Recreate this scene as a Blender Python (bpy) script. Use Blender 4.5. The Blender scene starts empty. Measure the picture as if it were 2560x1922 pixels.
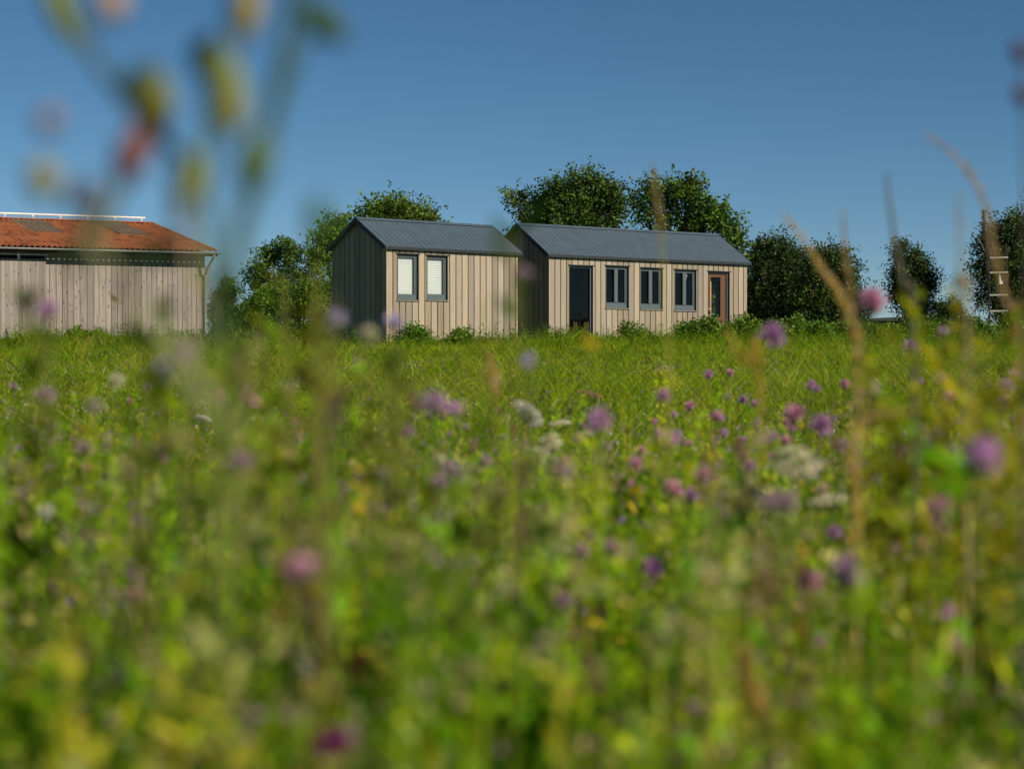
import bpy, math, random
import numpy as np
from mathutils import Vector, Matrix
random.seed(7); rng = np.random.default_rng(11)
C = bpy.context.scene.collection
R = math.radians
# ------------------------------------------------------------------ camera, sky, sun, exposure
EYE = 0.85; HOR = 888.0; F = 4977.0
cd = bpy.data.cameras.new('camera'); cam = bpy.data.objects.new('camera', cd); C.objects.link(cam)
bpy.context.scene.camera = cam
cd.sensor_width = 36; cd.lens = 70; cd.clip_start = 0.05; cd.clip_end = 3000
cam.location = (0, 0, EYE); cam.rotation_euler = (R(90 - 0.84), 0, 0)
cd.dof.use_dof = True; cd.dof.focus_distance = 66; cd.dof.aperture_fstop = 4.2
SUN_AZ = Vector((0.80, -0.60)).normalized(); SUN_EL = 31
w = bpy.data.worlds.new('World'); bpy.context.scene.world = w; w.use_nodes = True
nt = w.node_tree; bg = nt.nodes['Background']; bg.inputs[1].default_value = 0.063
sky = nt.nodes.new('ShaderNodeTexSky'); sky.sky_type = 'NISHITA'; sky.sun_disc = False
sky.sun_elevation = R(SUN_EL); sky.sun_rotation = math.atan2(SUN_AZ.x, SUN_AZ.y)
sky.altitude = 4500; sky.air_density = 1.0; sky.dust_density = 0.05; sky.ozone_density = 3.0
hs = nt.nodes.new('ShaderNodeHueSaturation'); hs.inputs['Saturation'].default_value = 1.15
hs.inputs['Value'].default_value = 0.95
nt.links.new(sky.outputs[0], hs.inputs['Color'])
hs.inputs['Hue'].default_value = 0.490
nt.links.new(hs.outputs[0], bg.inputs[0])
sd = bpy.data.lights.new('sun', 'SUN'); sd.energy = 5.0; sd.angle = R(0.5); sd.color = (1.0, 0.87, 0.70)
so = bpy.data.objects.new('sun', sd); C.objects.link(so)
sv = Vector((SUN_AZ.x * math.cos(R(SUN_EL)), SUN_AZ.y * math.cos(R(SUN_EL)), math.sin(R(SUN_EL))))
so.rotation_euler = sv.to_track_quat('Z', 'Y').to_euler(); so.location = (30, -20, 30)
vs = bpy.context.scene.view_settings; vs.view_transform = 'Standard'; vs.look = 'None'; vs.exposure = 0.1; vs.gamma = 1; vs.use_curve_mapping = False
cy = bpy.context.scene.cycles
cy.max_bounces = 6; cy.transparent_max_bounces = 12; cy.transmission_bounces = 3; cy.diffuse_bounces = 3; cy.glossy_bounces = 2

# ------------------------------------------------------------------ helpers
def at(px, py, d):                      # photo pixel + distance -> point in the place
    return Vector(((px - 1280) / F * d, d, EYE + (HOR - py) / F * d))
def gz(x, y):
    y = np.clip(y, 0, 64)
    return 1.15 * (y / 64) ** 1.25
def tag(o, label=None, cat=None, group=None, kind=None):
    if label: o['label'] = label
    if cat: o['category'] = cat
    if group: o['group'] = group
    if kind: o['kind'] = kind
    return o
def empty(name, loc=(0, 0, 0), rz=0):
    o = bpy.data.objects.new(name, None); C.objects.link(o); o.location = loc; o.rotation_euler = (0, 0, rz)
    o.empty_display_size = 0.2
    return o
class MB:
    def __init__(s): s.v = []; s.f = []; s.c = []; s.k = (1, 1, 1)
    def face(s, idx): s.f.append(idx); s.c.append(s.k)
    def box(s, x0, x1, y0, y1, z0, z1, z1b=None):     # z1b: top height at the x1 end
        n = len(s.v); zb = z1 if z1b is None else z1b
        s.v += [(x0, y0, z0), (x1, y0, z0), (x1, y1, z0), (x0, y1, z0), (x0, y0, z1), (x1, y0, zb), (x1, y1, zb), (x0, y1, z1)]
        for q in ((0, 3, 2, 1), (4, 5, 6, 7), (0, 1, 5, 4), (1, 2, 6, 5), (2, 3, 7, 6), (3, 0, 4, 7)): s.face(tuple(n + i for i in q))
    def pts(s, P, faces):
        n = len(s.v); s.v += [tuple(p) for p in P]
        for q in faces: s.face(tuple(n + i for i in q))
    def bar(s, a, b, w, h=None, up=(0, 0, 1)):
        a = Vector(a); b = Vector(b); h = h or w; d = (b - a).normalized(); u = Vector(up)
        x = d.cross(u)
        if x.length < 1e-3: x = d.cross(Vector((1, 0, 0)))
        x.normalize(); y = x.cross(d).normalized()
        P = [p + x * sx * w / 2 + y * sy * h / 2 for p in (a, b) for sx, sy in ((-1, -1), (1, -1), (1, 1), (-1, 1))]
        s.pts(P, ((0, 1, 2, 3), (7, 6, 5, 4), (0, 4, 5, 1), (1, 5, 6, 2), (2, 6, 7, 3), (3, 7, 4, 0)))
    def tube(s, path, rad, n=6, cap=True):
        path = [Vector(p) for p in path]; m = len(path)
        if not hasattr(rad, '__len__'): rad = [rad] * m
        b0 = len(s.v); ref = Vector((0.31, 0.95, 0.05))
        for i, p in enumerate(path):
            d = (path[min(i + 1, m - 1)] - path[max(i - 1, 0)]).normalized()
            x = d.cross(ref)
            if x.length < 0.1: x = d.cross(Vector((1, 0, 0)))
            x.normalize(); y = d.cross(x)
            for k in range(n):
                a = 2 * math.pi * k / n; s.v.append(tuple(p + (x * math.cos(a) + y * math.sin(a)) * rad[i]))
        for i in range(m - 1):
            for k in range(n):
                s.face((b0 + i * n + k, b0 + i * n + (k + 1) % n, b0 + (i + 1) * n + (k + 1) % n, b0 + (i + 1) * n + k))
        if cap:
            s.face(tuple(b0 + k for k in reversed(range(n)))); s.face(tuple(b0 + (m - 1) * n + k for k in range(n)))
    def ball(s, c, rx, ry, rz, n=8, m=6):
        c = Vector(c); b0 = len(s.v)
        for i in range(m + 1):
            t = math.pi * i / m
            for k in range(n):
                a = 2 * math.pi * k / n
                s.v.append((c.x + rx * math.sin(t) * math.cos(a), c.y + ry * math.sin(t) * math.sin(a), c.z + rz * math.cos(t)))
        for i in range(m):
            for k in range(n):
                s.face((b0 + i * n + k, b0 + (i + 1) * n + k, b0 + (i + 1) * n + (k + 1) % n, b0 + i * n + (k + 1) % n))
    def build(s, name, mat, parent=None, smooth=False):
        me = bpy.data.meshes.new(name); me.from_pydata(s.v, [], s.f)
        at_ = me.attributes.new('col', 'FLOAT_COLOR', 'CORNER')
        cols = np.array([[*s.c[i], 1.0] for i, f in enumerate(s.f) for _ in f], dtype=np.float32).ravel()
        at_.data.foreach_set('color', cols)
        if smooth: me.shade_smooth()
        me.materials.append(mat); me.update()
        o = bpy.data.objects.new(name, me); C.objects.link(o); o.parent = parent
        return o
def quads_mesh(name, V, Q, col, mat, parent=None, smooth=False):       # V (n,3) Q (m,4) col (n,3)
    me = bpy.data.meshes.new(name); nv, nf = len(V), len(Q)
    me.vertices.add(nv); me.vertices.foreach_set('co', V.astype(np.float32).ravel())
    me.loops.add(nf * 4); me.loops.foreach_set('vertex_index', Q.astype(np.int32).ravel())
    me.polygons.add(nf); me.polygons.foreach_set('loop_start', np.arange(0, nf * 4, 4, dtype=np.int32))
    try: me.polygons.foreach_set('loop_total', np.full(nf, 4, dtype=np.int32))
    except Exception: pass
    me.update(calc_edges=True)
    a = me.attributes.new('col', 'FLOAT_COLOR', 'POINT')
    a.data.foreach_set('color', np.concatenate([col, np.ones((nv, 1))], 1).astype(np.float32).ravel())
    me.materials.append(mat)
    o = bpy.data.objects.new(name, me); C.objects.link(o); o.parent = parent
    return o
def unit(a): return a / np.maximum(np.linalg.norm(a, axis=-1, keepdims=True), 1e-9)
def rand_dirs(n): return unit(rng.normal(size=(n, 3)))
class Leaves:                                            # bag of ribbons and kites
    def __init__(s): s.V = []; s.Q = []; s.K = []; s.n = 0
    def ribbons(s, P, D, B, L, W, S, col, segs=3, prof=None):
        N = len(P); L = np.broadcast_to(L, (N,)); W = np.broadcast_to(W, (N,))
        t = np.linspace(0, 1, segs + 1)
        pr = np.array(prof) if prof is not None else (1 - t * 0.93)
        pos = P[:, None] + D[:, None] * (L[:, None] * t)[..., None] + B[:, None] * (L[:, None] * t ** 2)[..., None]
        off = S[:, None] * (W[:, None] * pr / 2)[..., None]
        V = np.stack([pos - off, pos + off], 2).reshape(-1, 3)
        b = (np.arange(N) * (segs + 1) * 2)[:, None] + (np.arange(segs) * 2)[None]
        Q = np.stack([b, b + 1, b + 3, b + 2], -1).reshape(-1, 4) + s.n
        s.V.append(V); s.Q.append(Q); s.K.append(np.repeat(col, (segs + 1) * 2, 0)); s.n += len(V)
    def kites(s, P, D, S, L, W, col, mid=0.45):
        N = len(P); L = np.broadcast_to(L, (N,))[:, None]; W = np.broadcast_to(W, (N,))[:, None]
        M = P + D * L * mid
        V = np.stack([P, M + S * W / 2, P + D * L, M - S * W / 2], 1).reshape(-1, 3)
        Q = np.arange(N * 4).reshape(-1, 4) + s.n
        s.V.append(V); s.Q.append(Q); s.K.append(np.repeat(col, 4, 0)); s.n += len(V)
    def build(s, name, mat, parent=None):
        return quads_mesh(name, np.concatenate(s.V), np.concatenate(s.Q), np.concatenate(s.K), mat, parent)
def perp(D):
    r = rand_dirs(len(D)); return unit(np.cross(D, r))
def pal(n, cols, wts=None, jit=0.18):                    # leaf colours: picked per leaf, jittered
    cols = np.array(cols); wts = np.array(wts) / np.sum(wts) if wts is not None else None
    c = cols[rng.choice(len(cols), n, p=wts)]
    return np.clip(c * (1 + rng.normal(size=(n, 1)) * jit) * (1 + rng.normal(size=(n, 3)) * jit * 0.3), 0.003, 0.9)

# ------------------------------------------------------------------ materials
def mat_new(name):
    m = bpy.data.materials.new(name); m.use_nodes = True
    return m, m.node_tree, m.node_tree.nodes['Principled BSDF']
def leaf_mat(name, trans=0.4, rough=0.55, spec=0.3, tint=(1.25, 1.15, 0.6)):
    m, t, p = mat_new(name); L = t.links
    a = t.nodes.new('ShaderNodeAttribute'); a.attribute_name = 'col'
    L.new(a.outputs['Color'], p.inputs['Base Color']); p.inputs['Roughness'].default_value = rough
    p.inputs['Specular IOR Level'].default_value = spec
    tr = t.nodes.new('ShaderNodeBsdfTranslucent'); mu = t.nodes.new('ShaderNodeMixRGB'); mu.blend_type = 'MULTIPLY'
    mu.inputs[0].default_value = 1; mu.inputs[2].default_value = (*tint, 1)
    L.new(a.outputs['Color'], mu.inputs[1]); L.new(mu.outputs[0], tr.inputs[0])
    mixs = t.nodes.new('ShaderNodeMixShader'); mixs.inputs[0].default_value = trans
    L.new(p.outputs[0], mixs.inputs[1]); L.new(tr.outputs[0], mixs.inputs[2])
    L.new(mixs.outputs[0], t.nodes['Material Output'].inputs[0])
    return m
M_LEAF = leaf_mat('meadow_leaf', 0.5, 0.6, 0.12, (1.35, 1.25, 0.5))
M_TREE = leaf_mat('tree_leaf', 0.35, 0.5, 0.25, (1.2, 1.15, 0.6))
M_PETAL = leaf_mat('petal', 0.35, 0.7, 0.1, (1.05, 1.0, 1.0))
def wood_mat(name, base, dark, grey, knots=0.0, streak=60):
    m, t, p = mat_new(name); L = t.links; N = t.nodes.new
    tc = N('ShaderNodeTexCoord'); a = N('ShaderNodeAttribute'); a.attribute_name = 'col'
    mp = N('ShaderNodeMapping'); mp.inputs['Scale'].default_value = (streak, streak, 1.2)
    add = N('ShaderNodeVectorMath'); add.operation = 'ADD'; sc = N('ShaderNodeVectorMath'); sc.operation = 'SCALE'; sc.inputs[3].default_value = 37
    L.new(a.outputs['Color'], sc.inputs[0]); L.new(tc.outputs['Object'], mp.inputs[0]); L.new(mp.outputs[0], add.inputs[0]); L.new(sc.outputs[0], add.inputs[1])
    n1 = N('ShaderNodeTexNoise'); n1.inputs['Scale'].default_value = 1; n1.inputs['Detail'].default_value = 5; L.new(add.outputs[0], n1.inputs[0])
    r1 = N('ShaderNodeValToRGB'); r1.color_ramp.elements[0].position = 0.3; r1.color_ramp.elements[1].position = 0.62
    r1.color_ramp.elements[0].color = (*dark, 1); r1.color_ramp.elements[1].color = (*base, 1)
    L.new(n1.outputs[0], r1.inputs[0])
    # per board: slide towards grey
    mg = N('ShaderNodeMixRGB'); mg.inputs[2].default_value = (*grey, 1); L.new(r1.outputs[0], mg.inputs[1])
    sx = N('ShaderNodeSeparateColor'); L.new(a.outputs['Color'], sx.inputs[0])
    mm = N('ShaderNodeMath'); mm.operation = 'MULTIPLY'; mm.inputs[1].default_value = 0.75; L.new(sx.outputs[0], mm.inputs[0]); L.new(mm.outputs[0], mg.inputs[0])
    hv = N('ShaderNodeHueSaturation'); vr = N('ShaderNodeMapRange'); vr.inputs[3].default_value = 0.68; vr.inputs[4].default_value = 1.12
    L.new(sx.outputs[1], vr.inputs[0]); L.new(vr.outputs[0], hv.inputs['Value']); L.new(mg.outputs[0], hv.inputs['Color'])
    out = hv.outputs[0]
    if knots:
        mp2 = N('ShaderNodeMapping'); mp2.inputs['Scale'].default_value = (7, 7, 3.2); L.new(tc.outputs['Object'], mp2.inputs[0])
        vo = N('ShaderNodeTexVoronoi'); vo.inputs['Scale'].default_value = 1; L.new(mp2.outputs[0], vo.inputs[0])
        r2 = N('ShaderNodeValToRGB'); r2.color_ramp.elements[0].position = 0.10; r2.color_ramp.elements[1].position = 0.22
        r2.color_ramp.elements[0].color = (1, 1, 1, 1); r2.color_ramp.elements[1].color = (0, 0, 0, 1); L.new(vo.outputs[0], r2.inputs[0])
        mk = N('ShaderNodeMixRGB'); mk.inputs[2].default_value = (0.05, 0.035, 0.025, 1); k2 = N('ShaderNodeMath'); k2.operation = 'MULTIPLY'; k2.inputs[1].default_value = knots
        L.new(r2.outputs[0], k2.inputs[0]); L.new(k2.outputs[0], mk.inputs[0]); L.new(out, mk.inputs[1]); out = mk.outputs[0]
    L.new(out, p.inputs['Base Color']); p.inputs['Roughness'].default_value = 0.85; p.inputs['Specular IOR Level'].default_value = 0.2
    b = N('ShaderNodeBump'); b.inputs['Strength'].default_value = 0.25; b.inputs['Distance'].default_value = 0.01; L.new(n1.outputs[0], b.inputs['Height']); L.new(b.outputs[0], p.inputs['Normal'])
    return m
def plain(name, col, rough=0.6, metal=0.0, var=0.15, scale=6, spec=0.4, stretch=(1, 1, 1)):
    m, t, p = mat_new(name); L = t.links; N = t.nodes.new
    tc = N('ShaderNodeTexCoord'); mp = N('ShaderNodeMapping'); mp.inputs['Scale'].default_value = stretch
    n = N('ShaderNodeTexNoise'); n.inputs['Scale'].default_value = scale; n.inputs['Detail'].default_value = 5
    L.new(tc.outputs['Object'], mp.inputs[0]); L.new(mp.outputs[0], n.inputs[0])
    r = N('ShaderNodeMapRange'); r.inputs[1].default_value = 0.3; r.inputs[2].default_value = 0.7; r.inputs[3].default_value = 1 - var; r.inputs[4].default_value = 1 + var
    L.new(n.outputs[0], r.inputs[0]); h = N('ShaderNodeHueSaturation'); h.inputs['Color'].default_value = (*col, 1); L.new(r.outputs[0], h.inputs['Value'])
    L.new(h.outputs[0], p.inputs['Base Color']); p.inputs['Roughness'].default_value = rough; p.inputs['Metallic'].default_value = metal
    p.inputs['Specular IOR Level'].default_value = spec
    return m
M_CLAD = wood_mat('larch_cladding', (0.42, 0.355, 0.255), (0.27, 0.22, 0.155), (0.35, 0.32, 0.27), knots=0.12)
M_BARN = wood_mat('weathered_boards', (0.34, 0.295, 0.255), (0.18, 0.15, 0.125), (0.32, 0.30, 0.28), knots=0.7, streak=34)
M_BACK = plain('wall_membrane', (0.012, 0.011, 0.010), 0.9)
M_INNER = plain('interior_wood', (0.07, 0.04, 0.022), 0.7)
M_ROOF = plain('slate_blue_sheet', (0.070, 0.104, 0.136), 0.5, 0.0, 0.10, 2.5, 0.5)
M_FRAME = plain('anthracite_frame', (0.085, 0.115, 0.125), 0.45, 0, 0.06)
M_TRIM = plain('anthracite_trim', (0.020, 0.026, 0.030), 0.5, 0, 0.08)
M_SILL = plain('sill_metal', (0.22, 0.21, 0.19), 0.45, 0, 0.06)
M_BLIND = plain('blind_slats', (0.80, 0.82, 0.84), 0.5, 0, 0.03)
M_DOOR = wood_mat('door_wood', (0.12, 0.055, 0.026), (0.075, 0.033, 0.016), (0.12, 0.065, 0.035))
M_PINE_LIT = plain('pine_and_lit_edge', (0.55, 0.33, 0.12), 0.6, 0, 0.1)  # pine table top, and the painted sunlit edge of the brown door
M_WHITE = plain('white_paint', (0.75, 0.74, 0.70), 0.5, 0, 0.08)
M_ZINC = plain('zinc', (0.42, 0.43, 0.42), 0.4, 0.3, 0.12)
M_RUBBER = plain('rubber', (0.035, 0.037, 0.035), 0.8)
M_GUARD = plain('mudguard', (0.10, 0.11, 0.085), 0.6)
M_DARKW = plain('dark_timber', (0.03, 0.025, 0.022), 0.8, 0, 0.3, 3, 0.2, (8, 8, 1))
M_BARK = plain('bark', (0.09, 0.07, 0.05), 0.9, 0, 0.35, 5, 0.2, (3, 3, 0.7))
M_BIRCH = plain('birch_bark', (0.5, 0.48, 0.44), 0.8, 0, 0.4, 4, 0.2, (1, 1, 4))
M_RUNG = plain('pale_rung', (0.36, 0.34, 0.31), 0.6, 0, 0.15)
M_STEM = leaf_mat('plant_stem', 0.15, 0.6, 0.3)
def roof_tile_mat():
    m, t, p = mat_new('rust_orange_sheet'); L = t.links; N = t.nodes.new
    tc = N('ShaderNodeTexCoord'); mp = N('ShaderNodeMapping'); mp.inputs['Scale'].default_value = (2.2, 0.7, 1); L.new(tc.outputs['Object'], mp.inputs[0])
    n = N('ShaderNodeTexNoise'); n.inputs['Scale'].default_value = 1.6; n.inputs['Detail'].default_value = 7; L.new(mp.outputs[0], n.inputs[0])
    r = N('ShaderNodeValToRGB'); e = r.color_ramp.elements; e[0].position = 0.30; e[0].color = (0.22, 0.075, 0.03, 1); e[1].position = 0.55; e[1].color = (0.50, 0.165, 0.045, 1)
    x = e.new(0.75); x.color = (0.44, 0.19, 0.08, 1); L.new(n.outputs[0], r.inputs[0])
    # patchy rust tones, from stretched noise alone
    L.new(r.outputs[0], p.inputs['Base Color']); p.inputs['Roughness'].default_value = 0.8
    return m
M_RUST = roof_tile_mat()
M_SKYL = plain('aged_translucent_sheet', (0.24, 0.18, 0.11), 0.6, 0, 0.25, 3)
def glass_mat():
    m = bpy.data.materials.new('window_glass'); m.use_nodes = True; t = m.node_tree; t.nodes.remove(t.nodes['Principled BSDF'])
    N = t.nodes.new; a = N('ShaderNodeBsdfTransparent'); a.inputs[0].default_value = (0.74, 0.78, 0.76, 1); g = N('ShaderNodeBsdfGlossy'); g.inputs['Roughness'].default_value = 0.02
    f = N('ShaderNodeFresnel'); f.inputs[0].default_value = 1.35; mx = N('ShaderNodeMixShader')
    t.links.new(f.outputs[0], mx.inputs[0]); t.links.new(a.outputs[0], mx.inputs[1]); t.links.new(g.outputs[0], mx.inputs[2]); t.links.new(mx.outputs[0], t.nodes['Material Output'].inputs[0])
    return m
M_GLASS = glass_mat()
def ground_mat():
    m, t, p = mat_new('meadow_soil'); L = t.links; N = t.nodes.new
    tc = N('ShaderNodeTexCoord'); n = N('ShaderNodeTexNoise'); n.inputs['Scale'].default_value = 2.5; n.inputs['Detail'].default_value = 8; L.new(tc.outputs['Object'], n.inputs[0])
    r = N('ShaderNodeValToRGB'); e = r.color_ramp.elements; e[0].position = 0.35; e[0].color = (0.045, 0.065, 0.012, 1); e[1].position = 0.65; e[1].color = (0.11, 0.17, 0.02, 1); L.new(n.outputs[0], r.inputs[0])
    L.new(r.outputs[0], p.inputs['Base Color']); p.inputs['Roughness'].default_value = 0.95; p.inputs['Specular IOR Level'].default_value = 0.1
    return m

# ------------------------------------------------------------------ ground
xs = np.concatenate([np.linspace(-900, -70, 12), np.linspace(-60, 60, 61), np.linspace(70, 900, 12)])
ys = np.concatenate([np.linspace(-60, -2, 8), np.linspace(0, 80, 81), np.array([90, 110, 140, 200, 300, 500, 900, 1500])])
X, Y = np.meshgrid(xs, ys); Z = gz(X, Y) - 0.0 + 0.02 * np.sin(X * 0.9) * np.cos(Y * 0.7)
nx, ny = len(xs), len(ys); V = np.stack([X, Y, Z], -1).reshape(-1, 3)
ii = (np.arange(ny - 1)[:, None] * nx + np.arange(nx - 1)[None]).ravel()
g = quads_mesh('ground', V, np.stack([ii, ii + 1, ii + 1 + nx, ii + nx], -1), np.ones((len(V), 3)), ground_mat())
g.data.shade_smooth(); tag(g, 'green meadow ground rising gently towards the cabins', None, None, 'structure')

# ------------------------------------------------------------------ cabins
def solve_s(px, ox, oy, th, back=0.0):                     # distance along the front wall seen at photo column px
    k = (px - 1280) / F; c, s_ = math.cos(th), math.sin(th)
    X0 = ox - s_ * back; Y0 = oy + c * back
    return (k * Y0 - X0) / (c - k * s_)
def cut(a, b, ops):                                         # intervals of [a,b] minus openings
    out = [(a, b)]
    for c, d in ops:
        nxt = []
        for x, y in out:
            if d <= x or c >= y: nxt.append((x, y)); continue
            if c > x: nxt.append((x, c))
            if d < y: nxt.append((d, y))
        out = nxt
    return [o for o in out if o[1] - o[0] > 0.01]
class WallMap:                                              # maps (s, depth, z) boxes to one of the four walls
    def __init__(s, mb, L, W, side): s.mb = mb; s.L = L; s.W = W; s.side = side
    def box(s, a, b, d0, d1, z0, z1, z1b=None):
        zb = z1 if z1b is None else z1b
        if s.side == 'front': s.mb.box(a, b, d0, d1, z0, z1, zb)
        elif s.side == 'rear': s.mb.box(a, b, s.W - d1, s.W - d0, z0, z1, zb)
        else:
            f = (lambda sx, d: (d, sx)) if s.side == 'left' else (lambda sx, d: (s.L - d, sx))
            P = [(*f(a, d0), z0), (*f(b, d0), z0), (*f(b, d1), z0), (*f(a, d1), z0), (*f(a, d0), z1), (*f(b, d0), zb), (*f(b, d1), zb), (*f(a, d1), z1)]
            q = ((0, 3, 2, 1), (4, 5, 6, 7), (0, 1, 5, 4), (1, 2, 6, 5), (2, 3, 7, 6), (3, 0, 4, 7))
            if s.side == 'left': q = tuple(tuple(reversed(x)) for x in q)
            s.mb.pts(P, q)
def board_wall(wm, length, hfun, ops, pitch=0.25, gap=0.032, th=0.028, jit=0.0, start=0.0, z0=0.0):
    s = start
    while s < length - 0.02:
        p = pitch * (1 + random.uniform(-jit, jit)); a, b = s, min(s + p - gap, length); s += p
        wm.mb.k = (random.random(), random.random(), random.random())
        brk = sorted({a, b} | {x for o in ops for x in (o[0], o[1]) if a < x < b})
        for x, y in zip(brk, brk[1:]):
            m = (x + y) / 2; zs = [(o[2], o[3]) for o in ops if o[0] < m < o[1]]
            top = min(hfun(x), hfun(y))
            for c, d in cut(z0, 50, zs):
                if d >= 49: wm.box(x, y, -th - 0.002, -0.002, c, hfun(x), hfun(y))
                else: wm.box(x, y, -th - 0.002, -0.002, c, d)
    wm.mb.k = (1, 1, 1)
def shell_wall(wm, length, hfun, ops, d0=0.0, d1=0.13, a0=0.0):
    brk = sorted({a0, length - a0, length / 2} | {x for o in ops for x in (o[0], o[1])})
    for x, y in zip(brk, brk[1:]):
        m = (x + y) / 2; zs = [(o[2], o[3]) for o in ops if o[0] < m < o[1]]
        for c, d in cut(0.0, 50, zs):
            if d >= 49: wm.box(x, y, d0, d1, c, hfun(x), hfun(y))
            else: wm.box(x, y, d0, d1, c, d)
def make_window(root, o, double=True, blind=False, door=False):
    a, b, z0, z1 = o; t = 0.018
    wn = MB()
    lin = MB()                                              # dark reveal
    lin.box(a, a + t, -0.034, 0.10, z0, z1); lin.box(b - t, b, -0.034, 0.10, z0, z1); lin.box(a + t, b - t, -0.034, 0.10, z1 - t, z1)
    if not door: lin.box(a + t, b - t, -0.026, 0.10, z0, z0 + t)
    lin.box(a - 0.05, b + 0.05, -0.058, -0.034, z1 - 0.012, z1 + 0.016)
    win = lin.build('window' if not door else 'door_frame', M_TRIM, root)
    A, B, Z0, Z1 = a + t + 0.001, b - t - 0.001, z0 + (t + 0.001 if not door else 0), z1 - t - 0.001
    fr = MB(); fw = 0.055
    fr.box(A, A + fw, 0.035, 0.085, Z0, Z1); fr.box(B - fw, B, 0.035, 0.085, Z0, Z1); fr.box(A + fw, B - fw, 0.035, 0.085, Z1 - fw, Z1)
    if not door: fr.box(A + fw, B - fw, 0.030, 0.090, Z0, Z0 + 0.13)
    if not door:
        # sash, slightly behind the frame
        sf = 0.035; sb = Z0 + 0.131
        fr.box(A + fw + 0.001, A + fw + sf, 0.05, 0.10, sb, Z1 - fw - 0.001); fr.box(B - fw - sf, B - fw - 0.001, 0.05, 0.10, sb, Z1 - fw - 0.001)
        fr.box(A + fw + sf + 0.001, B - fw - sf - 0.001, 0.05, 0.10, Z1 - fw - sf, Z1 - fw - 0.001)
        fr.box(A + fw + sf + 0.001, B - fw - sf - 0.001, 0.05, 0.10, sb, sb + 0.04)
        if double:
            m = (A + B) / 2; fr.box(m - 0.075, m + 0.075, 0.022, 0.101, sb + 0.0405, Z1 - fw - sf - 0.001)
    fr.build('frame', M_FRAME, win)
    if not door:
        pn = MB(); pn.pts([(A + fw, 0.075, Z0 + 0.13), (B - fw, 0.075, Z0 + 0.13), (B - fw, 0.075, Z1 - fw), (A + fw, 0.075, Z1 - fw)], ((0, 1, 2, 3),)); pn.build('pane', M_GLASS, win)
        si = MB(); si.box(a - 0.03, b + 0.03, -0.075, -0.0345, z0 - 0.022, z0 + 0.006); si.build('sill', M_SILL, win)
    if blind:
        bl = MB(); z = Z0 + 0.15
        while z < Z1 - 0.08:
            bl.pts([(A + 0.07, 0.125, z), (B - 0.07, 0.125, z), (B - 0.07, 0.137, z + 0.0505), (A + 0.07, 0.137, z + 0.0505)], ((0, 1, 2, 3),)); z += 0.052
        bl.box(A + 0.065, B - 0.065, 0.118, 0.145, Z1 - 0.075, Z1 - 0.03); bl.build('blind', M_BLIND, win)
    return win
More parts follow.
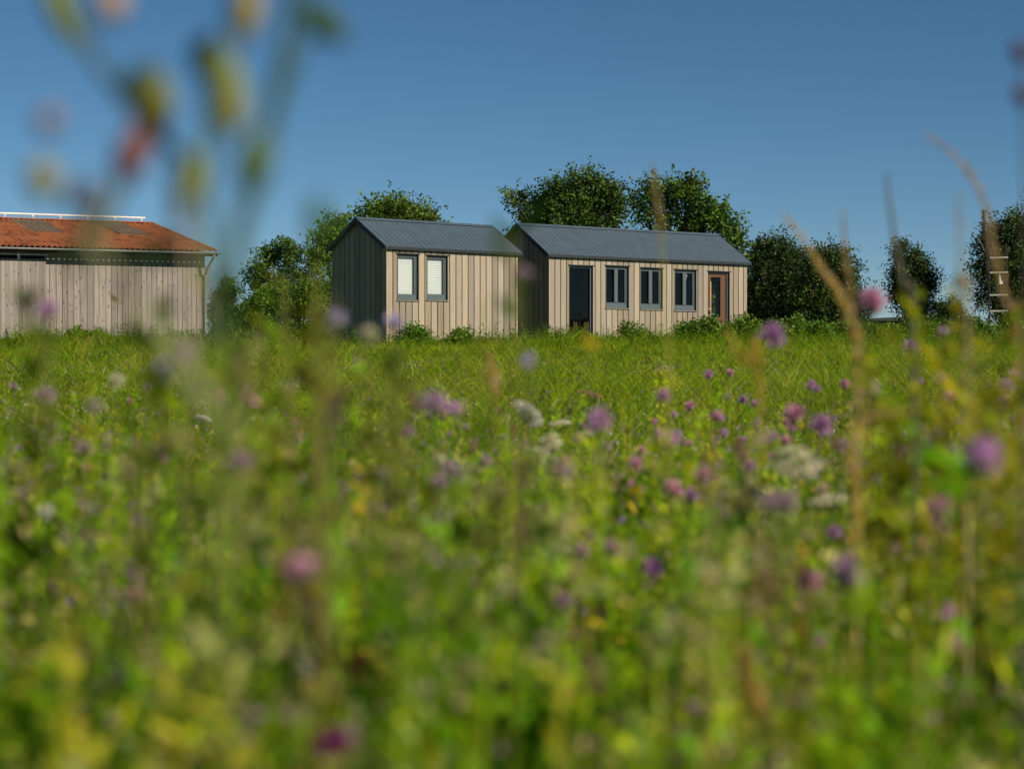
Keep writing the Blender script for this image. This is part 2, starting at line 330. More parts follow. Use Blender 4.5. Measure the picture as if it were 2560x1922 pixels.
def cabin(label, ox, oy, th, L, h, H, rise, base, fops, rops, gops=()):
    W = 2 * h; root = empty('wooden_cabin', (ox, oy, base), th)
    tag(root, label, 'cabin')
    flat = lambda s: H - 0.02
    gab = lambda s: H - 0.03 + rise * (1 - abs(s - h) / h)
    gab2 = lambda s: gab(s)
    ops = [o[:4] for o in fops]
    mb = MB()
    board_wall(WallMap(mb, L, W, 'front'), L, flat, ops, start=-0.02)
    mb.build('wall', M_CLAD, root); mb = MB()
    board_wall(WallMap(mb, L, W, 'rear'), L, flat, rops, start=-0.02)
    mb.build('wall', M_CLAD, root)
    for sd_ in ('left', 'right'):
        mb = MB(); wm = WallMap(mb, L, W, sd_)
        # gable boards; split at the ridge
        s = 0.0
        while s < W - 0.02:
            mb.k = (random.random(), random.random() * 0.6, random.random()); a, b = s, min(s + 0.218, W); s += 0.25  # tone capped darker than the front boards: gable shade put into the colour
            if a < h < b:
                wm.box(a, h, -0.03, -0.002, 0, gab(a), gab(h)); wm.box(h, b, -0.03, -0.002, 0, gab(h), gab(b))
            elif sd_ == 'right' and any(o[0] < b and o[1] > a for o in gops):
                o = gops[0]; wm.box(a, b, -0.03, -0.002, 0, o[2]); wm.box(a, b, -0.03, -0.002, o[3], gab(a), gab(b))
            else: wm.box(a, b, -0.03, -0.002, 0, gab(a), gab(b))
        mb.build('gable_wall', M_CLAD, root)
    sh = MB()
    shell_wall(WallMap(sh, L, W, 'front'), L, lambda s: H - 0.03, ops)
    shell_wall(WallMap(sh, L, W, 'rear'), L, lambda s: H - 0.03, rops)
    for sd_ in ('left', 'right'):
        wm = WallMap(sh, L, W, sd_)
        shell_wall(wm, W, lambda q: gab(q) - 0.01, list(gops) if sd_ == 'right' else [], a0=0.131)
    sh.build('wall_core', M_BACK, root)
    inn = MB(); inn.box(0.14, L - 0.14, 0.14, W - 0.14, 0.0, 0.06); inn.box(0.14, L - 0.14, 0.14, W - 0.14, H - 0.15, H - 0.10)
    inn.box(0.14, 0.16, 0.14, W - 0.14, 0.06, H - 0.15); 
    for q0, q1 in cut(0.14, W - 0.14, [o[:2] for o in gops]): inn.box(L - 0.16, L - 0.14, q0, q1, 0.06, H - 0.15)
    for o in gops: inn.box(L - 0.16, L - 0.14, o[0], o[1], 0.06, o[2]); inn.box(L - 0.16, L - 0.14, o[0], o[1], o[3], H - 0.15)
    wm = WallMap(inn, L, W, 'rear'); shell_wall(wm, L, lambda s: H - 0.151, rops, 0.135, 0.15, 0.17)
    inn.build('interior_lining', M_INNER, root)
    # roof
    ov, oe, tk = 0.15, 0.13, 0.045; tan = rise / h; rf = MB()
    for sgn in (0, 1):
        def pt(x, y, z): return (x, y if sgn == 0 else W - y, z)
        ze = H - oe * tan; zr = H + rise
        P = [pt(-ov, -oe, ze), pt(L + ov, -oe, ze), pt(L + ov, h, zr), pt(-ov, h, zr)]
        P += [(p[0], p[1], p[2] + tk) for p in P]
        q = ((0, 3, 2, 1), (4, 5, 6, 7), (0, 1, 5, 4), (1, 2, 6, 5), (3, 0, 4, 7))
        rf.pts(P, q if sgn == 0 else tuple(tuple(reversed(x)) for x in q))
        n = int((L + 2 * ov) / 0.21); st = (L + 2 * ov) / n
        for i in range(n + 1):
            x = -ov + 0.015 + i * (L + 2 * ov - 0.03) / n; w2 = 0.012
            P = [pt(x - w2, -oe - 0.004, ze + tk + 0.001), pt(x + w2, -oe - 0.004, ze + tk + 0.001), pt(x + w2, h - 0.05, zr - 0.05 * tan + tk + 0.001), pt(x - w2, h - 0.05, zr - 0.05 * tan + tk + 0.001)]
            P += [(p[0], p[1], p[2] + 0.006) for p in P]
            rf.pts(P, ((4, 5, 6, 7), (0, 1, 5, 4), (1, 2, 6, 5), (3, 0, 4, 7), (2, 3, 7, 6)))
    roof = rf.build('roof', M_ROOF, root)
    rc = MB()
    for sgn in (-1, 1):
        z = H + rise + tk + 0.034
        rc.pts([(-ov - 0.01, h, z), (L + ov + 0.01, h, z), (L + ov + 0.01, h + sgn * 0.12, z - 0.12 * tan), (-ov - 0.01, h + sgn * 0.12, z - 0.12 * tan)], ((0, 1, 2, 3),))
    rc.build('ridge_cap', M_ROOF, roof)
    for x0, x1 in ((-ov - 0.022, -ov - 0.002), (L + ov + 0.002, L + ov + 0.022)):
        for sgn in (0, 1):
            vg = MB(); f = (lambda y: y) if sgn == 0 else (lambda y: W - y)
            P = []
            for x in (x0, x1):
                P += [(x, f(-oe), H - oe * tan - 0.09), (x, f(h), H + rise - 0.09), (x, f(h), H + rise + tk + 0.02), (x, f(-oe), H - oe * tan + tk + 0.02)]
            vg.pts(P, ((0, 1, 2, 3), (7, 6, 5, 4), (0, 4, 5, 1), (2, 6, 7, 3), (3, 7, 4, 0))); vg.build('verge_board', M_TRIM, roof)
    ea = MB(); ea.box(-ov, L + ov, -oe - 0.02, -oe - 0.002, H - oe * tan - 0.045, H - oe * tan + tk - 0.004); ea.build('eave_flashing', M_TRIM, roof)
    corner = MB()
    for cx in (-0.035, L - 0.0): corner = MB(); corner.k = (0.3, 0.9, 0.2); corner.box(cx, cx + 0.033, -0.034, 0.0, 0, H - 0.03); corner.build('corner_board', M_CLAD, root)
    return root
def ray_ops(px0, px1, py0, py1, ox, oy, th, base, back=0.0):
    s0 = solve_s(px0, ox, oy, th, back); s1 = solve_s(px1, ox, oy, th, back); m = (s0 + s1) / 2
    Ym = oy + m * math.sin(th) + back * math.cos(th)
    z = lambda py: EYE + (HOR - py) / F * Ym - base
    return (s0, s1, max(0.0, z(py1)), z(py0))
# cabin one (left)
T1 = R(43); ox1, oy1 = (967 - 1280) / F * 59.2, 59.2; B1 = 1.08; L1 = 5.27; H1 = EYE + 3.27 - B1
w1 = ray_ops(991, 1045, 635, 751, ox1, oy1, T1, B1); w2 = ray_ops(1065, 1118, 639, 751, ox1, oy1, T1, B1)
c1 = cabin('smaller grey-tan board cabin with two white-blind windows, left of the longer cabin', ox1, oy1, T1, L1, 1.3, H1, 0.82, B1, [w1, w2], [])
for o in (w1, w2): make_window(c1, o, double=False, blind=True)
for px in (1107, 1168):
    s = solve_s(px, ox1, oy1, T1); wh = MB(); gzl = 0.02
    wh.tube([(s, -0.30, gzl), (s, -0.10, gzl)], 0.22, 20); tr = wh.build('wheel', M_RUBBER, c1)
    rim = MB(); rim.tube([(s, -0.312, gzl), (s, -0.30, gzl)], 0.12, 16); rim.build('rim', M_ZINC, tr)
    gd = MB(); n = 14
    P = []
    for i in range(n + 1):
        a = math.pi * i / n
        for r_, y in ((0.27, -0.33), (0.27, -0.032), (0.25, -0.33), (0.25, -0.032)): P.append((s + r_ * math.cos(a), y, gzl + r_ * math.sin(a)))
    fs = []
    for i in range(n):
        b = i * 4; fs += [(b, b + 4, b + 5, b + 1), (b + 2, b + 3, b + 7, b + 6), (b, b + 2, b + 6, b + 4)]
    gd.pts(P, fs); gd.build('mudguard', M_GUARD, c1)
# cabin two (right)
T2 = R(40); ox2, oy2 = (1373 - 1280) / F * 63.8, 63.8; B2 = 1.12; L2 = 9.1; H2 = EYE + 3.27 - B2
ops2 = [ray_ops(*q, ox2, oy2, T2, B2) for q in ((1421, 1481, 664, 960), (1512, 1570, 665, 771), (1599, 1655, 670, 774), (1684.5, 1739, 674.5, 777), (1768, 1822, 679, 960))]
def gable_hit(px):                                          # depth along the right gable met by the sight line through photo column px
    k = (px - 1280) / F; c, s_ = math.cos(T2), math.sin(T2); X0 = ox2 + c * L2; Y0 = oy2 + s_ * L2
    return (X0 - k * Y0) / (s_ + k * c)
g0_, g1_ = sorted((gable_hit(1774), gable_hit(1812))); gop = [(max(0.2, g0_), g1_, 1.15, 2.25)]
rr = [ray_ops(1452, 1464, 684, 716, ox2, oy2, T2, B2, 2.9)]
c2 = cabin('longer grey-tan board cabin with two doors and three double windows', ox2, oy2, T2, L2, 1.45, H2, 0.96, B2, ops2, rr, gop)
for i in (1, 2, 3): make_window(c2, ops2[i])
diag = MB(); a, b, z0, z1 = ops2[3]; diag.tube([(a + (b - a) * 0.56, 0.16, z0 + 0.42 * (z1 - z0)), (a + (b - a) * 0.72, 0.16, z0 + 0.86 * (z1 - z0))], 0.016, 8)
diag.ball((a + (b - a) * 0.72, 0.16, z0 + 0.87 * (z1 - z0)), 0.03, 0.03, 0.03); diag.build('white_diagonal', M_WHITE, c2)  # slanting white bar with a round tip behind the third window
# glazed door at the left: full-height pane in a slim frame
a, b, z0, z1 = ops2[0]; d = make_window(c2, ops2[0], door=True)
pn = MB(); pn.pts([(a + 0.08, 0.075, 0.02), (b - 0.08, 0.075, 0.02), (b - 0.08, 0.075, z1 - 0.08), (a + 0.08, 0.075, z1 - 0.08)], ((0, 1, 2, 3),)); pn.build('door_glass', M_GLASS, c2)
# brown wooden door with a tall glass at the right
a, b, z0, z1 = ops2[4]; make_window(c2, ops2[4], door=True)
A, B, Z1 = a + 0.075, b - 0.075, z1 - 0.075; g0, g1 = A + 0.20 * (B - A), A + 0.72 * (B - A); gb, gt = 1.06, Z1 - 0.12
dl = MB(); y0, y1 = 0.088, 0.128
dl.box(A, g0, y0, y1, 0.01, Z1); dl.box(g1, B, y0, y1, 0.01, Z1); dl.box(g0, g1, y0, y1, 0.01, gb); dl.box(g0, g1, y0, y1, gt, Z1)
dl.box(A, B, y0 - 0.02, y0 - 0.001, gb - 0.12, gb - 0.06)
door = dl.build('door', M_DOOR, c2)
ed = MB(); ed.box(g0 - 0.045, g0 - 0.003, y0 - 0.022, y0 - 0.002, gb, gt - 0.15); ed.build('lit_edge_strip', M_PINE_LIT, door)  # bright strip for the sunlit door edge, light put into its colour
hb = MB(); hb.ball((A + 0.05, y0 - 0.045, 1.32), 0.028, 0.03, 0.028); hb.tube([(A + 0.05, y0 - 0.04, 1.32), (A + 0.05, y0, 1.32)], 0.012); hb.build('door_knob', M_WHITE, door)
pn = MB(); pn.pts([(g0, 0.11, gb), (g1, 0.11, gb), (g1, 0.11, gt), (g0, 0.11, gt)], ((0, 1, 2, 3),)); pn.build('door_glass', M_GLASS, door)
# table seen inside through the left door
tb = MB(); s = solve_s(1466, ox2, oy2, T2, 0.9); tp = Matrix.Rotation(T2, 4, 'Z') @ Vector((s, 0.9, 0)) + Vector((ox2, oy2, B2))
troot = empty('wooden_table', (tp.x, tp.y, B2 + 0.06), T2); tag(troot, 'small pine table standing inside behind the left glass door of the long cabin', 'table')
zt = EYE + (HOR - 787) / F * tp.y - B2 - 0.06
tb.box(-0.12, 0.8, -0.35, 0.35, zt - 0.03, zt + 0.02); tb.build('table_top', M_PINE_LIT, troot)
for x, y in ((-0.08, -0.3), (0.75, -0.3), (-0.08, 0.3), (0.75, 0.3)):
    lg = MB(); lg.box(x - 0.025, x + 0.025, y - 0.025, y + 0.025, 0, zt - 0.031); lg.build('leg', M_DARKW, troot)

# ------------------------------------------------------------------ barn
TB = R(28); LB = 17.0; u = Vector((math.cos(TB), math.sin(TB), 0)); v = Vector((-math.sin(TB), math.cos(TB), 0))
Pc = Vector((-10.72, 69.4, 1.15)); Ob = Pc - u * LB
barn = empty('barn', Ob, TB); tag(barn, 'weathered grey board barn with corrugated rust orange roof at the left edge', 'barn')
zE = 4.43 - 1.15; rise = 1.39; hp = 7.3; OVF, OVS = 0.62, 0.3
def roof_z(y): return zE + rise * (y + OVF) / hp
WB = 2 * (hp - OVF)
zW = roof_z(0) - 0.12
mb = MB(); wm = WallMap(mb, LB, WB, 'front')
sd0 = solve_s(112, Ob.x, Ob.y, TB)
board_wall(wm, LB, lambda s: zW, [(-1, sd0, -1, zW - 0.25)], pitch=0.205, gap=0.016, jit=0.22, th=0.03)
mb.build('wall', M_BARN, barn); mb = MB(); wm2 = WallMap(mb, LB, WB, 'rear'); board_wall(wm2, LB, lambda s: zW, [], pitch=0.4, gap=0.016)
mb.build('wall', M_BARN, barn)
for sd_ in ('left', 'right'):
    mb = MB(); wm = WallMap(mb, LB, WB, sd_); s = 0.0
    gf = lambda s: roof_z(min(s, WB - s)) - 0.12
    while s < WB - 0.02:
        mb.k = (random.random(), random.random(), 0); e = min(s + 0.39, WB)
        if s < WB / 2 < e: wm.box(s, WB / 2, -0.03, -0.002, 0, gf(s), gf(WB / 2)); wm.box(WB / 2, e, -0.03, -0.002, 0, gf(WB / 2), gf(e))
        else: wm.box(s, e, -0.03, -0.002, 0, gf(s), gf(e))
        s += 0.4
    mb.build('gable_wall', M_BARN, barn)
core = MB(); core.box(0.0, LB, 0.0, 0.1, 0, zW); core.box(0, LB, WB - 0.1, WB, 0, zW); core.box(0.0, 0.1, 0.101, WB - 0.101, 0, zW); core.box(LB - 0.1, LB, 0.101, WB - 0.101, 0, zW)
core.build('wall_core', M_BACK, barn)
sl = MB(); wm = WallMap(sl, LB, WB, 'front'); s = sd0 - 4.2
while s < sd0 - 0.05:
    p = random.uniform(0.10, 0.17); sl.k = (random.random(), random.random(), random.random()); e = min(s + p - 0.006, sd0); sl.box(s, e, -0.16, -0.12, 0.03, zW - 0.38); s += p
sl.k = (0.4, 0.6, 0.1); sl.box(sd0 - 4.2, sd0, -0.118, -0.08, zW - 0.6, zW - 0.45); sl.box(sd0 - 4.2, sd0, -0.118, -0.08, 0.3, 0.45)
sdo = sl.build('sliding_door', M_BARN, barn)
ra = MB(); ra.box(sd0 - 8, sd0 + 0.1, -0.15, -0.09, zW - 0.25, zW - 0.19); ra.build('door_rail', M_ZINC, barn)
hg = MB(); hg.box(sd0 - 0.95, sd0 - 0.85, -0.185, -0.161, zW - 0.42, zW - 0.15); hg.build('hanger', M_ZINC, sdo)
def corrugated(x0, x1, y0, y1, sgn, dz, amp=0.028, per=0.19):
    n = int((x1 - x0) / per * 8); xx = np.linspace(x0, x1, n + 1); P = []; f = []
    for j, y in enumerate((y0, y1)):
        for x in xx:
            yy = y if sgn > 0 else WB - y
            P.append((x, yy, roof_z(y) + dz + amp * math.cos(2 * math.pi * x / per)))
    for i in range(n): f.append((i, i + 1, n + 1 + i + 1, n + 1 + i) if sgn > 0 else (i + 1, i, n + 1 + i, n + 2 + i))
    return P, f
YR = hp - OVF
rf = MB(); P, f = corrugated(-OVS, LB + OVS, -OVF, YR, 1, 0.03); rf.pts(P, f); P, f = corrugated(-OVS, LB + OVS, -OVF, YR, -1, 0.03); rf.pts(P, f)
broof = rf.build('roof', M_RUST, barn)
for px in (62, 268):
    kx = (px - 1280) / F; Yb = Ob.y + YR * v.y; Xb = Ob.x + YR * v.x; s = (kx * Yb - Xb) / (u.x - kx * u.y)
    sk = MB(); P, f = corrugated(s - 0.55, s + 0.55, YR - 3.6, YR - 0.15, 1, 0.045); sk.pts(P, f); sk.build('skylight_sheet', M_SKYL, broof)
rc = MB()
for sg in (-1, 1):
    zr = roof_z(YR) + 0.075; rc.pts([(-OVS, YR, zr), (LB + OVS, YR, zr), (LB + OVS, YR + sg * 0.22, zr - 0.05), (-OVS, YR + sg * 0.22, zr - 0.05)], ((0, 1, 2, 3),))
rc.build('ridge_cap', M_RUST, broof)
ss = MB(); ss.box(-OVS + 0.02, LB + OVS - 0.02, -OVF + 0.03, -OVF + 0.06, zE - 0.17, zE - 0.012)
ss.build('fascia_board', M_DARKW, barn)
kx = (364 - 1280) / F; Yb = Ob.y + YR * v.y; Xb = Ob.x + YR * v.x; se = (kx * Yb - Xb) / (u.x - kx * u.y)
tb = MB(); zt = roof_z(YR) + 0.21; tb.tube([(-OVS, YR, zt), (se, YR, zt)], 0.036, 10); rail = tb.build('ridge_pipe', M_WHITE, barn)
s = se - 0.15
while s > 0:
    po = MB(); po.tube([(s, YR, roof_z(YR) + 0.07), (s, YR, zt - 0.045)], 0.022, 6); po.ball((s, YR - 0.01, zt - 0.07), 0.05, 0.05, 0.035); po.build('pipe_bracket', M_WHITE, rail); s -= 1.03
gt_ = MB(); n = 8; P = []
for x in (-OVS, LB + OVS + 0.05):
    for i in range(n + 1):
        a = math.pi * (1 + i / n); P.append((x, -OVF - 0.06 + 0.065 * math.cos(a), zE - 0.03 + 0.065 * math.sin(a)))
gt_.pts(P, [(i, n + 1 + i, n + 2 + i, i + 1) for i in range(n)] + [tuple(range(n + 1)), tuple(reversed(range(n + 1, 2 * n + 2)))])
gut = gt_.build('gutter', M_ZINC, barn)
dp = MB(); dp.tube([(LB + 0.12, -OVF - 0.06, zE - 0.09), (LB + 0.12, -OVF - 0.05, zE - 0.2), (LB - 0.02, -0.32, zE - 0.62), (LB + 0.0, -0.12, zE - 0.8), (LB + 0.0, -0.09, 0.0)], 0.045, 10, True); dp.build('downpipe', M_ZINC, gut)

# ------------------------------------------------------------------ yard items
p = at(905, 845, 61.5)
bx = empty('timber_box', (p.x, p.y, float(gz(0, 61.5))), R(38)); tag(bx, 'pale upright timber box with a slanted lid beside the dark end of the smaller cabin', 'box')
b = MB(); b.k = (0.5, 0.8, 0.3); b.box(-0.28, 0.02, -0.2, 0.2, 0, 0.66, 0.76); b.build('box_body', M_CLAD, bx)
b = MB(); b.bar((-0.36, 0, 0.66), (0.08, 0, 0.81), 0.48, 0.025, (0, 1, 0)) if False else b.pts([(-0.36, -0.25, 0.645), (0.08, -0.25, 0.79), (0.08, 0.25, 0.79), (-0.36, 0.25, 0.645), (-0.36, -0.25, 0.675), (0.08, -0.25, 0.82), (0.08, 0.25, 0.82), (-0.36, 0.25, 0.675)], ((0, 3, 2, 1), (4, 5, 6, 7), (0, 1, 5, 4), (1, 2, 6, 5), (2, 3, 7, 6), (3, 0, 4, 7)))
b.build('lid', M_SILL, bx)
p = at(845, 845, 62); g0 = float(gz(0, 62))
pp = MB(); hh = EYE + (HOR - 819) / F * 62 - g0
pp.tube([(0, 0, 0), (0, 0, hh - 0.03), (-0.015, 0, hh), (-0.17, 0, hh)], 0.014, 8)
pipe = pp.build('standpipe', M_WHITE); pipe.location = (p.x, p.y, g0); tag(pipe, 'thin white bent pipe sticking up from the grass left of the smaller cabin', 'pipe')
# climbing stand at the right: leaning dark post, two rails, pale rungs, braces
D = 78.0; g0 = 1.15
pa = at(2491, 830, D); st = empty('ladder_stand', (pa.x, pa.y, g0)); tag(st, 'tall dark timber ladder stand with pale rungs near the right edge', 'ladder')
def lp(px, py, dy=0): q = at(px, py, D); return (q.x - pa.x, dy, q.z - g0)
for q in ((2456, 525, 2472, 700, 0.11), (2470, 560, 2474, 853, 0.07), (2514, 610, 2520, 853, 0.08)):
    b = MB(); b.bar(lp(q[0], q[1]), lp(q[2], q[3]), q[4], q[4] * 0.8); b.build('post', M_DARKW, st)
for y in (645, 682, 738, 778):
    b = MB(); b.bar(lp(2472, y, -0.06), lp(2518, y - 1, -0.06), 0.05, 0.06); b.build('rung', M_RUNG, st)
for q in ((2503, 745, 2524, 853), (2516, 745, 2536, 853)):
    b = MB(); b.bar(lp(q[0], q[1], 0.1), lp(q[2], q[3], -0.4), 0.045); b.build('brace', M_DARKW, st)
ln = MB(); c = Vector(lp(2496, 700, -0.1)); ln.tube([c + Vector((0, 0, 0.17)), c + Vector((0, 0, 0.12)), c + Vector((0.01, 0, 0.02)), c + Vector((0.03, 0, -0.14)), c + Vector((0.03, 0, -0.17))], [0.03, 0.045, 0.05, 0.09, 0.10], 10)
ln.tube([c + Vector((0, 0, 0.17)), c + Vector((0, 0, 0.26))], 0.008)
lno = ln.build('white_lantern', M_WHITE); lno.location = (pa.x, pa.y, g0); tag(lno, 'small white cone lantern hanging between the rungs of the ladder stand', 'lantern')
# dark low shed far behind at right
p = at(2212, 812, 120); sh = empty('low_shed', (p.x, p.y, 1.15), R(8)); tag(sh, 'low dark flat shed far off between the birch trees at right', 'shed')
b = MB()
for i in range(16): b.k = (random.random(), random.random(), 0); b.box(-1.6 + i * 0.2, -1.41 + i * 0.2, -0.03, 0, 0, 1.75)
b.box(-1.6, 1.6, 0.001, 2, 0, 1.75); b.build('wall', M_DARKW, sh)
b = MB(); b.box(-1.8, 1.8, -0.2, 2.2, 1.76, 1.88, 2.05); b.build('roof', M_TRIM, sh)

# ------------------------------------------------------------------ trees and bushes
GREEN = [(0.065, 0.14, 0.018), (0.10, 0.19, 0.020), (0.15, 0.24, 0.026), (0.034, 0.075, 0.014)]
GREENY = [(0.10, 0.21, 0.016), (0.13, 0.25, 0.02), (0.17, 0.27, 0.025), (0.07, 0.15, 0.016)]
DARK = [(0.048, 0.095, 0.018), (0.072, 0.13, 0.022), (0.11, 0.17, 0.03), (0.026, 0.050, 0.014)]
def sprigs(lv, cen, rad, n, per, slen, lsize, cols, updown=0.5, spread=0.12, shell=0.45, wts=None):
    cen = np.array(cen); rad = np.array(rad)
    d = rand_dirs(n); r = rng.uniform(shell, 1.0, n) ** 0.6
    r *= 1 + 0.10 * np.sin(d[:, 0] * 7 + cen[0] * 3) * np.cos(d[:, 2] * 6 + cen[2])
    nb = max(5, n // 16); db = rand_dirs(nb); rb = rng.uniform(shell, 1.0, nb) ** 0.5; Pb = cen + db * rad * rb[:, None] * 0.9; kb = rng.integers(0, nb, n)
    sc_ = min(float(rad.min()) * 0.34, 0.55); P1 = Pb[kb] + rng.normal(size=(n, 3)) * sc_ * 0.55
    P0 = np.where((rng.uniform(size=n) < 0.8)[:, None], P1, cen + d * rad * r[:, None] * 0.8)
    out = unit(d * 0.7 + np.array([0, 0, updown]) + rand_dirs(n) * 0.45)
    L = slen * rng.uniform(0.5, 1.3, n)
    t = rng.uniform(0, 1, (n, per))
    P = P0[:, None] + out[:, None] * (L[:, None] * t)[..., None] + rng.normal(size=(n, per, 3)) * (spread * (1.15 - 0.8 * t))[..., None]
    P = P.reshape(-1, 3); m = len(P)
    nrm = unit(rand_dirs(m) + np.array([0, 0, 0.5])); D_ = unit(np.cross(nrm, rand_dirs(m))); S_ = np.cross(nrm, D_)
    sz = lsize * rng.uniform(0.6, 1.3, m)
    base = np.repeat(pal(n, cols, wts, 0.15) * rng.uniform(0.75, 1.25, nb)[kb][:, None], per, 0); col = np.clip(base * (1 + rng.normal(size=(m, 1)) * 0.15), 0.004, 1)
    lv.kites(P, D_, S_, sz, sz * 0.62, col)
def tree(name, label, cat, D, lobes, cols, n=900, per=16, slen=0.8, lsize=0.17, updown=0.5, spread=0.14, trunk=True, bark=None, group=None, shell=0.45, base_px=None):
    cx = base_px if base_px else sum(l[0] for l in lobes) / len(lobes)
    b = at(cx, 0, D); gzz = float(gz(0, D)); root = empty(name, (b.x, b.y, gzz)); tag(root, label, cat, group)
    lv = Leaves(); area = [l[2] * l[3] for l in lobes]; tot = sum(area); cs = []
    for l, a in zip(lobes, area):
        q = at(l[0], l[1], D); c = (q.x - b.x, (l[4] if len(l) > 4 else 0), q.z - gzz); cs.append(c)
        rx, rz = l[2] / F * D, l[3] / F * D
        sprigs(lv, c, (rx, min(rx, 2.5) * 0.9 + 0.2, rz), max(12, int(n * a / tot)), per, slen, lsize, cols, updown, spread, shell)
    lv.build('crown' if trunk else 'foliage', M_TREE, root)
    tk = MB()
    if trunk:
        top = max(c[2] for c in cs); r0 = 0.06 + top * 0.02
        tk.tube([(0, 0, 0), (0.08, 0, top * 0.3), (0.0, 0.05, top * 0.6), (0.1, 0, top * 0.9)], [r0 * 1.2, r0, r0 * 0.7, r0 * 0.3], 8)
        for c in cs:
            z0 = min(c[2] * 0.55, top * 0.6); tk.tube([(0, 0, z0), (c[0] * 0.5, c[1] * 0.5, z0 + (c[2] - z0) * 0.4), (c[0], c[1], c[2])], [r0 * 0.5, r0 * 0.3, r0 * 0.1], 6)
            for _ in range(4):
                dd = Vector(rand_dirs(1)[0]) * 0.9; tk.tube([(c[0] * 0.6, c[1] * 0.6, z0 + (c[2] - z0) * 0.5), (c[0] + dd.x, c[1] + dd.y, c[2] + abs(dd.z))], [r0 * 0.25, r0 * 0.06], 5)
    else:
        for c in cs:
            for _ in range(3): tk.tube([(c[0] * 0.4 + random.uniform(-.1, .1), 0, 0), (c[0] + random.uniform(-.15, .15), c[1], c[2])], [0.03, 0.012], 5)
    tk.build('trunk' if trunk else 'stems', bark or M_BARK, root)
    return root
tree('broadleaf_tree', 'dark green tree with a low rounded crown rising behind the smaller cabin roof', 'tree', 84,
     [(925, 570, 46, 36), (985, 562, 60, 38), (1045, 566, 40, 40), (1070, 585, 18, 26), (985, 610, 100, 70)], GREEN[:3] + [(0.08, 0.11, 0.02)], n=760, per=18, updown=0.9, slen=1.0, lsize=0.16)
tree('broadleaf_tree', 'yellow green young tree peeking out left of the smaller cabin gable', 'tree', 80,
     [(838, 590, 28, 42), (812, 625, 30, 42), (850, 640, 40, 60), (862, 568, 12, 24)], GREENY, n=420, per=18, slen=0.55, lsize=0.14)
tree('broadleaf_tree', 'large dense dark tree rising behind the left half of the longer cabin', 'tree', 92,
     [(1480, 500, 52, 45), (1390, 515, 50, 50), (1440, 520, 75, 60), (1520, 505, 34, 40), (1545, 525, 18, 22), (1340, 545, 45, 42), (1295, 520, 18, 28), (1500, 570, 55, 50), (1420, 600, 110, 60), (1440, 680, 100, 70)], DARK + GREEN[:2], n=1900, per=22, slen=0.9, lsize=0.16, updown=0.7)
tree('broadleaf_tree', 'tall airy green tree with sky gaps behind the right half of the longer cabin', 'tree', 88,
     [(1690, 475, 38, 32), (1725, 488, 20, 36), (1618, 490, 38, 26), (1605, 535, 28, 22), (1660, 520, 40, 40), (1730, 530, 45, 42), (1770, 560, 50, 50), (1810, 590, 38, 50), (1840, 620, 22, 30), (1700, 585, 60, 40), (1650, 560, 26, 20), (1790, 720, 60, 80)], GREEN, n=1000, per=17, slen=0.8, lsize=0.16, spread=0.11, updown=0.7)
BC = DARK + [(0.04, 0.06, 0.022), (0.03, 0.055, 0.02)]
tree('birch_tree', 'wide dark birch beside the right end of the longer cabin', 'tree', 96,
     [(1905, 650, 45, 52), (1960, 645, 45, 55), (1900, 740, 50, 90), (1970, 740, 60, 95), (1950, 625, 26, 30), (1915, 620, 16, 20)], BC, n=2300, per=20, slen=0.9, lsize=0.13, updown=-0.4, shell=0.05, bark=M_BIRCH)
tree('birch_tree', 'drooping dark birch with hanging twigs, right neighbour of the wide birch', 'tree', 92,
     [(2050, 655, 35, 55), (2090, 660, 35, 60), (2080, 625, 14, 30), (2040, 750, 50, 90), (2100, 760, 40, 80), (2125, 690, 14, 45)], BC, n=1900, per=20, slen=1.0, lsize=0.13, updown=-0.7, shell=0.05, bark=M_BIRCH)
tree('birch_tree', 'small drooping young birch at the foot of the dark birches', 'tree', 88,
     [(2150, 740, 26, 26), (2140, 775, 22, 40)], BC + GREEN[:1], n=260, per=18, slen=0.7, lsize=0.11, updown=-0.9, bark=M_BIRCH)
tree('birch_tree', 'slender standalone birch against the sky, right of the low shed', 'tree', 98,
     [(2275, 650, 30, 40), (2250, 620, 16, 24), (2300, 680, 32, 45), (2262, 710, 30, 60), (2300, 760, 36, 55), (2240, 690, 10, 50), (2325, 700, 10, 40)], BC, n=1100, per=19, slen=0.8, lsize=0.12, updown=-0.6, shell=0.1, bark=M_BIRCH)
tree('birch_tree', 'grey green tall birch at the right edge behind the ladder stand', 'tree', 96,
     [(2500, 560, 38, 40), (2545, 560, 36, 45), (2490, 620, 40, 55), (2560, 640, 55, 80), (2455, 600, 12, 30), (2500, 720, 55, 90), (2570, 760, 60, 80), (2445, 680, 12, 40)], BC + [(0.06, 0.085, 0.035), (0.07, 0.09, 0.04)], n=2100, per=18, slen=1.0, lsize=0.13, shell=0.1, updown=-0.6, spread=0.16, bark=M_BIRCH)
HG = 'low bushes along the far edge of the meadow'
